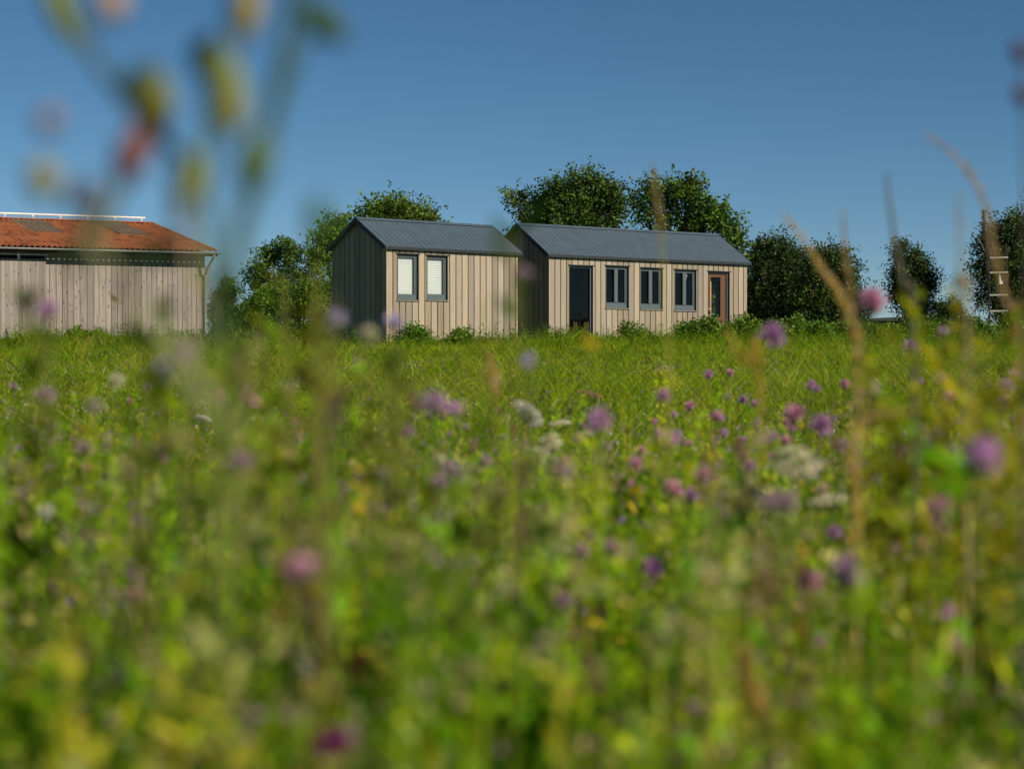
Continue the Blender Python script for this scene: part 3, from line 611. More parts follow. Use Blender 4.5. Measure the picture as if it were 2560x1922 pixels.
for i, (lab, Dd, lobes, cols, n) in enumerate([
    ('tall dense dark green bush left of the smaller cabin', 72, [(660, 650, 34, 36), (710, 640, 46, 45), (650, 700, 40, 50), (730, 700, 55, 60), (780, 660, 40, 50), (660, 770, 50, 60), (740, 780, 60, 60), (800, 790, 40, 60)], GREEN, 1500),
    ('broad bright green bush in front of the dark one left of the smaller cabin', 67, [(700, 770, 55, 50), (760, 760, 60, 60), (800, 730, 36, 55), (650, 790, 40, 40), (820, 800, 30, 40), (620, 835, 40, 28), (690, 835, 50, 30), (760, 840, 50, 28), (815, 845, 34, 22)], GREENY, 1500),
    ('green bush against the right end of the barn', 70, [(545, 770, 24, 55), (580, 730, 34, 26), (570, 800, 40, 45), (620, 810, 36, 40), (550, 840, 26, 22), (600, 845, 36, 22)], GREEN + GREENY[:2], 800),
    ('small leafy bush growing at the foot of the barn wall', 67.2, [(195, 855, 16, 26), (245, 858, 26, 22)], GREENY, 200),
    ('bushy weed clump under the right window of the longer cabin', 64.0, [(1720, 835, 34, 24), (1765, 832, 34, 28), (1800, 842, 20, 22)], GREENY, 420),
    ('rounded leafy bush at the right corner of the longer cabin', 67, [(1855, 830, 30, 32), (1880, 838, 24, 26)], GREENY, 330),
    ('thin upright leafy weed below the middle windows of the longer cabin', 62.8, [(1572, 832, 8, 28), (1600, 845, 12, 16)], GREENY, 70),
    ('low leafy patch before the smaller cabin wheels', 59.3, [(1150, 850, 26, 14), (1040, 842, 18, 20)], GREENY, 150),
    ('rounded grey green far bush beyond the birch trees at right', 105, [(2365, 770, 36, 28), (2400, 800, 40, 34), (2345, 800, 30, 34)], DARK + BC, 500),
    ('dark low bush under the standalone birch', 95, [(2290, 815, 46, 28), (2340, 825, 30, 22)], DARK + GREEN, 350),
    ]):
    tree('bush', lab, 'bush', Dd, lobes, cols, n=n, per=16, slen=0.32, lsize=0.10, updown=0.8, spread=0.10, trunk=False, shell=0.1)
hg = [(1935, 838, 30, 24, 68), (1990, 832, 36, 26, 69), (2045, 842, 34, 24, 67), (2100, 836, 36, 26, 70), (2160, 842, 36, 22, 69), (2215, 846, 34, 20, 67), (2270, 842, 34, 22, 70), (2330, 846, 36, 22, 68), (2395, 842, 34, 26, 69), (2450, 840, 34, 28, 67), (2520, 838, 40, 30, 68)]
for q in hg:
    tree('weed_bush', 'bright green leafy weed bush in the hedge row in front of the birches', 'bush', q[4], [(q[0], q[1], q[2], q[3]), (q[0] + 14, q[1] + 8, q[2] * 0.8, q[3] * 0.8)], GREENY, n=300, per=16, slen=0.35, lsize=0.10, updown=0.9, spread=0.10, trunk=False, shell=0.1, group=HG)

# ------------------------------------------------------------------ meadow stuff
K = 2560 / 2212.0
# x, y in the 2212-wide view, apparent blurred size there, kind, label
FL = [
 (1880, 655, 62, 'puff:pink', 'bright pink purple thistle-like flower highest of all, against the sky at right'),
 (1668, 728, 56, 'puff:purple', 'big lilac flower with pale right side just right of the longer cabin'),
 (1965, 752, 34, 'puff:purple', 'purple flower in the green right of the big lilac flower, below the bright pink one'),
 (2037, 718, 34, 'puff:mauve', 'dull mauve flower in front of the weeds near the right edge'),
 (1530, 810, 22, 'puff:purple', 'small crisp lilac flower below the right door of the longer cabin'),
 (1577, 806, 17, 'puff:pink', 'tiny pink flower beside the small crisp lilac one'),
 (1490, 879, 24, 'puff:pink', 'pale pink clover flower left of the purple pair in mid meadow'),
 (1605, 864, 20, 'puff:purple', 'left one of two tiny touching violet flowers in mid meadow'),
 (1632, 873, 20, 'puff:purple', 'right one of two tiny touching violet flowers in mid meadow'),
 (1565, 935, 20, 'puff:purple', 'small deep violet flower under the tiny touching pair'),
 (1715, 898, 46, 'puff:pink', 'upper left one of the pair of bright pink purple flowers right of centre'),
 (1775, 922, 50, 'puff:purple', 'lower right one of the pair of bright pink purple flowers right of centre'),
 (2052, 864, 34, 'puff:pink', 'pink flower left of the white lavender one near the right edge'),
 (2125, 874, 44, 'puff:lavender', 'white lavender flower near the right edge'),
 (2172, 868, 28, 'puff:pink', 'small pink flower just right of the white lavender one'),
 (2195, 818, 38, 'puff:purple', 'dark purple flower touching the right edge'),
 (2108, 915, 30, 'puff:mauve', 'dim purple flower beneath the white lavender one'),
 (1845, 1015, 34, 'puff:purple', 'left one of two dim violet flowers right of the cream umbel'),
 (1892, 1038, 30, 'puff:purple', 'right one of two dim violet flowers right of the cream umbel'),
 (1945, 1015, 30, 'cone:magenta', 'small crimson flower beside the two dim violet ones'),
 (1455, 1058, 46, 'puff:pink', 'soft pink flower right of the two yellow flowers'),
 (1410, 1232, 56, 'puff:purple', 'lilac pink flower low in the middle right of the meadow'),
 (1942, 1200, 46, 'puff:purple', 'left one of the violet pair low at right'),
 (1992, 1180, 44, 'puff:pink', 'right and pinker one of the violet pair low at right'),
 (2103, 1163, 30, 'puff:purple', 'small lilac flower above a darker violet one near the right edge'),
 (2103, 1235, 42, 'puff:purple', 'darker violet flower below the small lilac one near the right edge'),
 (1805, 1152, 38, 'puff:purple', 'blue violet flower under the cream umbel'),
 (1776, 1386, 40, 'puff:purple', 'deep violet flower in the lower right of the meadow'),
 (1705, 1445, 42, 'puff:mauve', 'dark mauve flower diagonally below the deep violet one'),
 (1496, 1530, 34, 'puff:purple', 'single violet flower low at right of centre'),
 (1635, 1525, 30, 'puff:lavender', 'narrow pale lilac blossom low at right'),
 (1180, 1272, 22, 'puff:purple', 'small dull violet flower low at centre'),
 (1850, 1385, 30, 'puff:pink', 'faint pink flower in the lower right grass'),
 (2145, 1245, 26, 'puff:mauve', 'faint mauve flower close to the right edge, low'),
 (2100, 1310, 30, 'puff:pink', 'pale pink flower close to the right edge above the straw grass'),
 (648, 1236, 84, 'puff:pink', 'large blurred rose pink flower left of centre'),
 (288, 1290, 56, 'puff:pink', 'blurred magenta pink flower low at left'),
 (115, 1272, 44, 'puff:pink', 'blurred dusky pink flower near the left edge'),
 (350, 805, 66, 'puff:lavender', 'blurred pale lavender flower in front of the barn foot'),
 (400, 765, 84, 'puff:mauve', 'large blurred grey mauve flower above the pale lavender one'),
 (985, 1022, 68, 'puff:mauve', 'blurred dusty mauve pink flower left of the middle'),
 (830, 1030, 50, 'puff:mauve', 'blurred dim greyish mauve flower left of the dusty one'),
 (300, 1130, 48, 'puff:mauve', 'blurred dim rose flower in the left meadow'),
 (200, 880, 48, 'puff:mauve', 'blurred dim mauve flower under the barn wall, left'),
 (1140, 780, 44, 'puff:lavender', 'blurred pale lilac flower under the gap between the cabins'),
 (1130, 595, 60, 'puff:mauve', 'very blurred mauve pink flower high in the gap between the cabins'),
 (105, 672, 54, 'puff:purple', 'blurred purple flower in front of the barn door'),
 (720, 1610, 92, 'puff:magenta', 'large blurred dark crimson flower at the bottom edge'),
 (765, 1448, 62, 'cone:red', 'blurred dark red burnet head above the bottom crimson flower'),
 (672, 1440, 74, 'puff:white', 'large blurred white flower low left of centre'),
 (98, 1108, 40, 'puff:white', 'blurred whitish flower at the left edge of the meadow'),
 (440, 905, 36, 'umbel:white', 'small flat white umbel in the left meadow'),
 (1095, 1625, 66, 'puff:mauve', 'blurred greyish violet flower at the bottom edge, centre'),
 (725, 690, 56, 'puff:lavender', 'blurred pale violet flower before the dark gable of the smaller cabin'),
 (795, 725, 52, 'puff:cream', 'blurred pale cream flower at the foot of the smaller cabin corner'),
 (850, 698, 50, 'puff:lavender', 'blurred pale pinkish flower before the smaller cabin front'),
 (1720, 1000, 110, 'umbel:cream', 'large cream white umbel right of centre'),
 (1790, 1082, 84, 'umbel:cream', 'dimmer cream umbel half hidden below the large one'),
 (1140, 893, 74, 'umbel:white', 'flat white umbel in the centre of the meadow'),
 (1210, 916, 50, 'umbel:cream', 'small dull cream umbel right of the flat white one'),
 (1275, 853, 50, 'umbel:tan', 'brownish flat umbel above the central white ones'),
 (1190, 960, 44, 'puff:cream', 'pale seed ball beneath the flat white umbel'),
 (1285, 1352, 58, 'ray:yellow', 'bright yellow flower low in the centre'),
 (1375, 1068, 52, 'ray:yellow', 'upper one of two yellow flowers right of centre'),
 (1362, 1098, 44, 'ray:yellow', 'lower one of two yellow flowers right of centre'),
 (1325, 1375, 30, 'ray:yellow', 'small yellow flower right of the bright one low in the centre'),
 (658, 1322, 60, 'ray:yellow', 'blurred yellow flower beneath the large rose pink one'),
 (18, 1320, 64, 'ray:yellow', 'blurred dull yellow flower cut by the left edge'),
 (1270, 745, 60, 'ray:yellow', 'blurred golden yellow flower below the left door of the longer cabin'),
 (245, 645, 34, 'ray:yellow', 'small yellow flower before the barn wall'),
 (1105, 1190, 28, 'ray:yellow', 'small yellow flower in the lower centre of the meadow'),
 (1770, 1240, 28, 'ray:yellow', 'small pale yellow flower under the blue violet one'),
 (2105, 1415, 38, 'ray:yellow', 'dull yellow flower low near the right edge'),
 (2065, 1560, 44, 'ray:yellow', 'dull yellow flower in the bottom right corner'),
 (1405, 905, 14, 'ray:yellow', 'tiny orange yellow flower in the central meadow'),
 (2060, 925, 20, 'ray:yellow', 'tiny yellow flower low left of the white lavender one'),
]
NAMES = {'puff': ('flower', 'flower'), 'umbel': ('umbel_flower', 'flower'), 'ray': ('yellow_flower', 'flower'), 'cone': ('flower_spike', 'flower')}
SZ = {'puff': 145, 'ray': 145, 'umbel': 400, 'cone': 130}
FD = []
for x_, y_, s_, kd, lab in FL:
    b_ = kd.split(':')[0]; d = min(max((SZ[b_] + 62) / (s_ * K), 1.15), 14.0)
    if 'blurred' in lab: d *= 0.62
    if y_ * K > 960: d = min(d, 0.31 * F / (y_ * K - HOR))
    FD.append((x_ * K, y_ * K, d, s_ * K, float(np.clip((s_ * K * d - 50) / SZ[b_], 0.28, 1.25))))
FA = np.array(FD)

SV = np.array(sv)
def open_view(P):                                         # leaves that would cover a showy flower right in front of it are left out
    px = 1280 + P[:, 0] / P[:, 1] * F; py = HOR - (P[:, 2] - EYE) / P[:, 1] * F; ok = np.ones(len(P), bool)
    for fx, fy, fd, fs, _ in FA: ok &= ~((P[:, 1] < fd + 0.05) & ((px - fx) ** 2 + (py - fy) ** 2 < (fs * 0.5 + 80 / P[:, 1]) ** 2))
    for fx, fy, fd, fs, _ in FA:                               # and so are those that would keep the sun off it
        q = P - np.array([(fx - 1280) / F * fd, fd, EYE + (HOR - fy) / F * fd]); t = q @ SV
        ok &= ~((t > -0.01) & (np.linalg.norm(q - t[:, None] * SV, axis=1) < 0.045))
    return ok
def wedge(n, d0, d1, margin=1.0, power=1.0):
    u_ = rng.uniform(0, 1, n); d = np.sqrt(d0 ** 2 + (d1 ** 2 - d0 ** 2) * u_) if power == 1 else d0 + (d1 - d0) * u_ ** power
    x = rng.uniform(-1, 1, n) * (d * 0.262 + margin); return x, d
G_FAR = [(0.22, 0.34, 0.014), (0.15, 0.27, 0.012), (0.33, 0.40, 0.022), (0.08, 0.17, 0.012), (0.42, 0.38, 0.10)]
G_NEAR = [(0.22, 0.38, 0.014), (0.14, 0.29, 0.014), (0.34, 0.42, 0.02), (0.08, 0.18, 0.014), (0.46, 0.38, 0.11), (0.58, 0.45, 0.2)]
def patch(x, y, s=1.0):      # slow variation of height across the meadow
    return 0.5 + 0.25 * np.sin(x * 0.7 * s + 1.3) * np.cos(y * 0.33 * s) + 0.25 * np.sin(x * 0.23 * s - y * 0.51 * s)
def grass(lv, n, d0, d1, h, wdt, cols, wts, power=1.0, margin=1.0, segs=3, cmul=None):
    x, y = wedge(n, d0, d1, margin, power); z = gz(x, y) - 0.01
    P = np.stack([x, y, z], -1); az = rng.uniform(0, 2 * np.pi, n); hz = np.stack([np.cos(az), np.sin(az), np.zeros(n)], -1)
    D_ = unit(np.array([0, 0, 1.0]) + hz * rng.uniform(0.02, 0.35, (n, 1))); B_ = hz * rng.uniform(0.0, 0.5, (n, 1)) - np.array([0, 0, 1.0]) * rng.uniform(0, 0.25, (n, 1))
    S_ = unit(np.cross(D_, rand_dirs(n))); L = h * rng.uniform(0.5, 1.25, n) * (0.75 + 0.5 * patch(x, y))
    col = pal(n, cols, wts) * (0.62 + 0.7 * patch(x * 1.7, y * 1.3))[:, None]
    W_ = wdt * rng.uniform(0.6, 1.3, n); ok = np.ones(n, bool)
    if d0 < 5:
        for t in (0.5, 0.75, 1.0): ok &= open_view(P + D_ * (L * t)[:, None] + B_ * (L * t * t)[:, None])
    lv.ribbons(P[ok], D_[ok], B_[ok], L[ok], W_[ok], S_[ok], np.clip(col, 0, 1)[ok], segs)
def herbs(lv, n, d0, d1, h, leaf, per, cols, wts, power=1.0, margin=1.0):
    x, y = wedge(n, d0, d1, margin, power); z = gz(x, y); H = h * rng.uniform(0.5, 1.2, n) * (0.7 + 0.6 * patch(x, y, 1.6))
    t = rng.uniform(0.25, 1.0, (n, per)); P = np.stack([x, y, z], -1)[:, None] + np.array([0, 0, 1.0]) * (H[:, None] * t)[..., None] + rng.normal(size=(n, per, 3)) * 0.02
    P = P.reshape(-1, 3); m = len(P); az = rng.uniform(0, 2 * np.pi, m)
    D_ = unit(np.stack([np.cos(az), np.sin(az), rng.uniform(-0.2, 0.9, m)], -1)); S_ = unit(np.cross(D_, np.array([0, 0, 1.0]) + 0.4 * rand_dirs(m)))
    col = np.repeat(pal(n, cols, wts), per, 0) * (1 + rng.normal(size=(m, 1)) * 0.12)
    sz = leaf * rng.uniform(0.6, 1.4, m); ok = open_view(P) if d0 < 5 else np.ones(m, bool); lv.kites(P[ok], D_[ok], S_[ok], sz[ok], sz[ok] * 0.38, np.clip(col, 0.003, 1)[ok])
    st = np.stack([x, y, z], -1)
    if d0 < 5:
        ok = np.ones(n, bool)
        for q_ in (0.5, 0.7, 0.95): ok &= open_view(st + np.array([0, 0, 1.0]) * (H * q_)[:, None])
        st, H, n = st[ok], H[ok], int(ok.sum())
    lv.ribbons(st, np.tile([0, 0, 1.0], (n, 1)) + 0.05 * rand_dirs(n), 0.08 * rand_dirs(n), H, 0.004 if leaf < 0.08 else 0.005, perp(np.tile([0, 0, 1.0], (n, 1))), pal(n, cols, wts), 2)
fw_ = [5, 3, 4, 1.6, 1.2]
def tufts(lv, n, d0, d1, h, wdt, per, cols, wts, margin=2, spread=0.06):      # taller tussocks, each of one colour
    x, y = wedge(n, d0, d1, margin); H = h * rng.uniform(0.5, 1.4, n) * (0.5 + 0.9 * patch(x * 2.1, y * 1.7)); m = n * per
    X_ = np.repeat(x, per) + rng.normal(size=m) * spread; Y_ = np.repeat(y, per) + rng.normal(size=m) * spread; P = np.stack([X_, Y_, gz(X_, Y_) - 0.01], -1)
    H = H * rng.choice([0.6, 1.0, 1.5], n, p=[0.4, 0.45, 0.15]); az = rng.uniform(0, 2 * np.pi, m); hz = np.stack([np.cos(az), np.sin(az), 0 * az], -1); D_ = unit(np.array([0, 0, 1.0]) + hz * rng.uniform(0.05, 0.6, (m, 1))); S_ = unit(np.cross(D_, rand_dirs(m)))
    lv.ribbons(P, D_, hz * 0.3 - np.array([0, 0, 0.25]), np.repeat(H, per) * rng.uniform(0.6, 1.1, m), wdt * rng.uniform(0.6, 1.3, m), S_, np.clip(np.repeat(pal(n, cols, wts, 0.25), per, 0) * (1 + rng.normal(size=(m, 1)) * 0.15), 0.004, 1), 2)
lv = Leaves(); grass(lv, 120000, 24, 75, 0.13, 0.014, G_FAR, fw_, margin=3, segs=2); tufts(lv, 8500, 20, 62, 0.30, 0.018, 14, G_FAR, fw_, margin=3, spread=0.10); herbs(lv, 6000, 22, 70, 0.20, 0.07, 10, G_FAR, fw_, margin=3)
tufts(lv, 1800, 57, 66, 0.52, 0.018, 16, G_FAR, fw_, margin=2, spread=0.14); herbs(lv, 1700, 56, 66, 0.55, 0.09, 22, GREENY, None, margin=2)
def wall_weeds(lv, ox, oy, th, L, n, hmax):                 # unmown growth left standing along a wall
    s_ = rng.uniform(-0.3, L + 0.3, n); b_ = rng.uniform(0.10, 1.3, n); x = ox + s_ * math.cos(th) + b_ * math.sin(th); y = oy + s_ * math.sin(th) - b_ * math.cos(th); z = gz(x, y)
    H = hmax * (0.35 + 0.65 * np.abs(np.sin(s_ * 1.9 + ox) * np.cos(s_ * 0.8))) * rng.uniform(0.5, 1.1, n); per = 20; m = n * per; t = rng.uniform(0.1, 1, (n, per))
    P = (np.stack([x, y, z], -1)[:, None] + np.array([0, 0, 1.0]) * (H[:, None] * t)[..., None] + rng.normal(size=(n, per, 3)) * 0.05).reshape(-1, 3)
    P[:, 2] = np.maximum(P[:, 2], np.repeat(z, per)); D_ = unit(rand_dirs(m) + np.array([0, 0, 0.6])); lv.kites(P, D_, perp(D_), 0.075 * rng.uniform(0.6, 1.3, m), 0.03, np.repeat(pal(n, GREENY + G_FAR[:3]), per, 0))
    st = np.stack([x, y, z], -1); D2 = unit(rand_dirs(n) * 0.15 + np.array([0, 0, 1.0])); lv.ribbons(st, D2, 0.2 * rand_dirs(n), H * 1.15, 0.014, perp(D2), pal(n, G_FAR), 3)
wall_weeds(lv, ox1, oy1, T1, L1, 420, 0.42); wall_weeds(lv, ox2, oy2, T2, L2, 700, 0.55); wall_weeds(lv, Ob.x, Ob.y, TB, LB, 900, 0.6)
tag(lv.build('far_meadow_grass', M_LEAF), 'short bright green grass and herbs of the far meadow', 'grass', None, 'stuff')
lv = Leaves(); grass(lv, 60000, 6, 25, 0.22, 0.008, G_FAR, fw_, margin=1.5); tufts(lv, 5500, 5.5, 24, 0.44, 0.009, 18, G_FAR, fw_, margin=1.5); herbs(lv, 6000, 5.5, 24, 0.30, 0.045, 12, G_FAR, fw_, margin=1.5)
tag(lv.build('mid_meadow_grass', M_LEAF), 'green and straw coloured grass in the middle of the meadow', 'grass', None, 'stuff')
nw = [7, 5, 4, 2, 1.0, 0.6]
lv = Leaves(); grass(lv, 19000, 0.9, 6.5, 0.50, 0.006, G_NEAR, nw, margin=0.3, power=0.8, segs=4); herbs(lv, 4200, 1.0, 6.0, 0.47, 0.045, 16, G_NEAR[:5], nw[:5], margin=0.3, power=0.8)
tag(lv.build('near_meadow_grass', M_LEAF), 'tall out of focus grass and herbs close to the viewer', 'grass', None, 'stuff')
def clumps(lv, n, d0, d1, cols, wts, tall=False):
    # leafy plants, each with a colour and a leaf size of its own
    for i in range(n):
        d = d0 * (d1 / d0) ** random.random(); px = random.uniform(-150, 2710)
        d = max(d, 1.2 + 0.5 * max(0.0, px) / 2560)
        prof = float(np.interp(px, [0, 250, 500, 650, 900, 1250, 1500, 1800, 2100, 2560], [820, 800, 780, 825, 870, 925, 915, 865, 805, 740]))
        x = (px - 1280) / F * d; g0 = float(gz(x, d)); lim = EYE + (HOR - prof) / F * d
        if tall: lim += 0.012 * d * random.random()
        if not tall: lim -= abs(random.gauss(0, 0.035)) * d
        top = min(lim, g0 + random.uniform(0.42, 0.74 if not tall else 0.86)); H = top - g0
        if H < 0.25: continue
        kind = random.random(); c = pal(1, cols, wts, 0.2)[0]; m = random.randint(80, 180); wd = random.uniform(0.02, 0.06)
        nst = random.randint(2, 5); sx = rng.normal(size=(nst, 2)) * wd; k = rng.integers(0, nst, m); t = rng.uniform(0.35, 1.0, m) ** 0.8
        hs_ = H * rng.uniform(0.75, 1.0, nst); P = np.stack([x + sx[k, 0] * (0.3 + 0.7 * t), d + sx[k, 1] * (0.3 + 0.7 * t), g0 + hs_[k] * t], -1) + rng.normal(size=(m, 3)) * 0.004
        a = rng.uniform(0, 2 * np.pi, m); D_ = unit(np.stack([np.cos(a), np.sin(a), rng.uniform(0.1, 1.4, m)], -1)); S_ = unit(np.cross(D_, np.array([0, 0, 1.0]) + 0.5 * rand_dirs(m)))
        Ls = random.uniform(0.015, 0.046) * rng.uniform(0.6, 1.3, m) * (1.2 - 0.5 * t); asp = random.choice([0.18, 0.3, 0.5])
        ok = open_view(P + D_ * (Ls * 0.5)[:, None]); lv.kites(P[ok], D_[ok], S_[ok], Ls[ok], (Ls * asp)[ok], np.clip(c * (1 + rng.normal(size=(m, 1)) * 0.28), 0.004, 1)[ok])
        b_ = np.stack([x + sx[:, 0] * 0.3, d + sx[:, 1] * 0.3, np.full(nst, g0)], -1); D2 = unit(np.stack([sx[:, 0] * 0.7, sx[:, 1] * 0.7, hs_], -1))
        ok = np.ones(nst, bool)
        for q_ in (0.5, 0.65, 0.8, 0.95): ok &= open_view(b_ + D2 * (hs_ * q_)[:, None])
        if ok.any(): lv.ribbons(b_[ok], D2[ok], np.zeros((ok.sum(), 3)), hs_[ok], 0.003, perp(D2[ok]), np.tile(c * 0.9, (ok.sum(), 1)), 2, [1, 1, 0.5])
        if kind < 0.35:                                     # budding or withered top
            q = 30; kk = rng.integers(0, nst, q); T = np.stack([x + sx[kk, 0], d + sx[kk, 1], g0 + hs_[kk]], -1) + rng.normal(size=(q, 3)) * 0.009; dd = rand_dirs(q); ok = open_view(T); T = T[ok]; dd = dd[ok]; q = len(T)
            if q == 0: continue
            lv.kites(T, dd, perp(dd), 0.011, 0.008, np.repeat(pal(1, [(0.42, 0.33, 0.20), (0.50, 0.40, 0.36), (0.55, 0.50, 0.30), (0.36, 0.26, 0.30)]), q, 0))
CC = [(0.30, 0.50, 0.012), (0.17, 0.38, 0.012), (0.48, 0.58, 0.02), (0.07, 0.19, 0.012), (0.56, 0.52, 0.06), (0.62, 0.53, 0.22), (0.40, 0.46, 0.14)]
lv = Leaves(); clumps(lv, 620, 1.0, 5.0, CC, [7, 5, 5, 3, 1.2, .8, 1]); clumps(lv, 210, 1.2, 3.4, CC, [6, 5, 5, 3, 1, 1.2, 2], True); clumps(lv, 420, 4, 11, CC, [7, 5, 5, 2, 1.2, 1, 1])
tag(lv.build('near_meadow_herbs', M_LEAF), 'leafy out of focus meadow herbs of many greens crowding the foreground', 'herbs', None, 'stuff')
# seed-headed grasses: stalk with a loose panicle
lv = Leaves(); n = 480; x, y = wedge(n, 1.1, 9, 0.3, 0.8); z = gz(x, y); H = rng.uniform(0.45, 0.72, n) - np.clip(y - 3, 0, 6) * 0.035
lean = rand_dirs(n) * 0.12; lean[:, 2] = 1; lean = unit(lean); P = np.stack([x, y, z], -1); straw = pal(n, [(0.34, 0.26, 0.11), (0.42, 0.30, 0.15), (0.22, 0.20, 0.07), (0.30, 0.20, 0.14)])
lv.ribbons(P, lean, np.zeros((n, 3)), H, 0.0025, perp(lean), straw, 3, [1, 1, 1, 0.6])
per = 16; t = rng.uniform(0.8, 1.02, (n, per)); Q = (P[:, None] + lean[:, None] * (H[:, None] * t)[..., None]).reshape(-1, 3); d_ = unit(np.repeat(lean, per, 0) + rand_dirs(n * per) * 0.45); ok = open_view(Q)
lv.kites(Q[ok], d_[ok], perp(d_)[ok], 0.014, 0.004, np.repeat(straw, per, 0)[ok] * 1.1)
tag(lv.build('seed_head_grass', M_LEAF), 'many thin straw coloured seed heads among the near grass', 'grass', None, 'stuff')
# small scattered flowers nobody could count
lv = Leaves(); n = 5000; x, y = wedge(n, 2.5, 34, 0.5, 1.5); z = gz(x, y) + np.where(y < 7, 0.42, 0.27) * rng.uniform(0.7, 1.15, n)
fc = pal(n, [(0.38, 0.20, 0.50), (0.55, 0.42, 0.60), (0.75, 0.55, 0.04), (0.70, 0.66, 0.55), (0.30, 0.16, 0.30), (0.60, 0.25, 0.35)], [3, 2, 2, 1.2, 1.5, 1]); per = 7
Q = np.repeat(np.stack([x, y, z], -1), per, 0); d_ = unit(rand_dirs(n * per) + np.array([0, 0, 0.5])); lv.kites(Q, d_, perp(d_), 0.013, 0.010, np.repeat(fc, per, 0))
lv.ribbons(np.stack([x, y, gz(x, y)], -1), np.tile([0, 0, 1.0], (n, 1)), np.zeros((n, 3)), z - gz(x, y), 0.003, perp(np.tile([0, 0, 1.0], (n, 1))), pal(n, G_NEAR[:3]), 1)
tag(lv.build('tiny_wildflowers', M_PETAL), 'tiny scattered violet, yellow and white flowers through the meadow', 'wildflowers', None, 'stuff')

# ------------------------------------------------------------------ flowers one can point at
def head_mesh(kind):
    """list of (part name, material, builder) with shared meshes, built around the origin, up = z"""
    if kind in PROTO: return PROTO[kind]
    parts = []
    def lm(name, f, mat):
        lv_ = Leaves(); f(lv_); o = lv_.build(name, mat); me = o.data; bpy.data.objects.remove(o); parts.append((name, me))
    def calyx(col, r, h):
        b = MB(); b.k = col; b.ball((0, 0, -h * 0.7), r, r, h); o = b.build('calyx', M_STEM, None, True); me = o.data; bpy.data.objects.remove(o); parts.append(('calyx', me))
    base, colr = kind.split(':')
    colr = {'purple': [(0.52, 0.27, 0.54), (0.68, 0.42, 0.66)], 'pink': [(0.66, 0.30, 0.46), (0.76, 0.44, 0.58)], 'lavender': [(0.52, 0.45, 0.70), (0.66, 0.58, 0.76)],
            'mauve': [(0.44, 0.32, 0.40), (0.58, 0.44, 0.50)], 'magenta': [(0.30, 0.03, 0.13), (0.18, 0.03, 0.14)], 'red': [(0.16, 0.025, 0.02), (0.10, 0.02, 0.015)],
            'white': [(0.78, 0.76, 0.68), (0.70, 0.68, 0.58)], 'cream': [(0.76, 0.72, 0.50), (0.66, 0.64, 0.44)], 'yellow': [(0.72, 0.58, 0.02), (0.66, 0.52, 0.02)], 'tan': [(0.42, 0.30, 0.16), (0.34, 0.25, 0.14)]}[colr]
    if base == 'puff':                     # knapweed, clover, scabious
        def f(l):
            n = 90; d = unit(rand_dirs(n) + np.array([0, 0, 0.55])); l.ribbons(np.zeros((n, 3)) + d * 0.002, d, rand_dirs(n) * 0.1, 0.0145 * rng.uniform(0.7, 1.15, n), 0.0042, perp(d), pal(n, colr), 2, [0.5, 1, 0.4])
        lm('flower_head', f, M_PETAL); calyx((0.06, 0.09, 0.02), 0.006, 0.008)
    elif base == 'ray':                    # yellow composite
        def f(l):
            n = 34; a = rng.uniform(0, 2 * np.pi, n); d = unit(np.stack([np.cos(a), np.sin(a), rng.uniform(0.05, 0.5, n)], -1)); l.ribbons(d * 0.001, d, np.zeros((n, 3)), 0.015 * rng.uniform(0.7, 1.1, n), 0.005, unit(np.cross(d, np.array([0, 0, 1.0]))), pal(n, colr), 2, [0.5, 1, 0.7])
        lm('flower_head', f, M_PETAL); calyx((0.07, 0.11, 0.02), 0.005, 0.007)
    elif base == 'umbel':
        def f(l):
            n = 420; n = 700; a = rng.uniform(0, 2 * np.pi, n); r = np.sqrt(rng.uniform(0, 1, n)) * 0.042; P = np.stack([r * np.cos(a), r * np.sin(a), 0.010 - r ** 2 * 6 + rng.normal(size=n) * 0.0015], -1); d = unit(rand_dirs(n) + np.array([0, 0, 0.3])); l.kites(P, d, perp(d), 0.005, 0.005, pal(n, colr, None, 0.1))
        lm('flower_head', f, M_PETAL)
        b = MB(); b.k = (0.10, 0.14, 0.03)
        for i in range(14): a = i * 2.4; r = 0.036 * math.sqrt((i + 1) / 14); b.tube([(0, 0, -0.035), (r * math.cos(a), r * math.sin(a), 0.004)], 0.0008, 4, False)
        o = b.build('ray_stalks', M_STEM); parts.append(('ray_stalks', o.data)); bpy.data.objects.remove(o)
    elif base == 'cone':                   # burnet or plantain spike
        def f(l):
            n = 160; t = rng.uniform(0, 1, n); a = rng.uniform(0, 2 * np.pi, n); r = 0.007 * np.sin(np.pi * np.clip(t * 0.9 + 0.08, 0, 1)); P = np.stack([r * np.cos(a), r * np.sin(a), t * 0.034 - 0.012], -1); d = unit(np.stack([np.cos(a), np.sin(a), 0.7 + 0 * a], -1)); l.kites(P, d, perp(d), 0.006, 0.005, pal(n, colr))
        lm('flower_head', f, M_PETAL); calyx((0.08, 0.08, 0.03), 0.005, 0.006)
    PROTO[kind] = parts; return parts
PROTO = {}
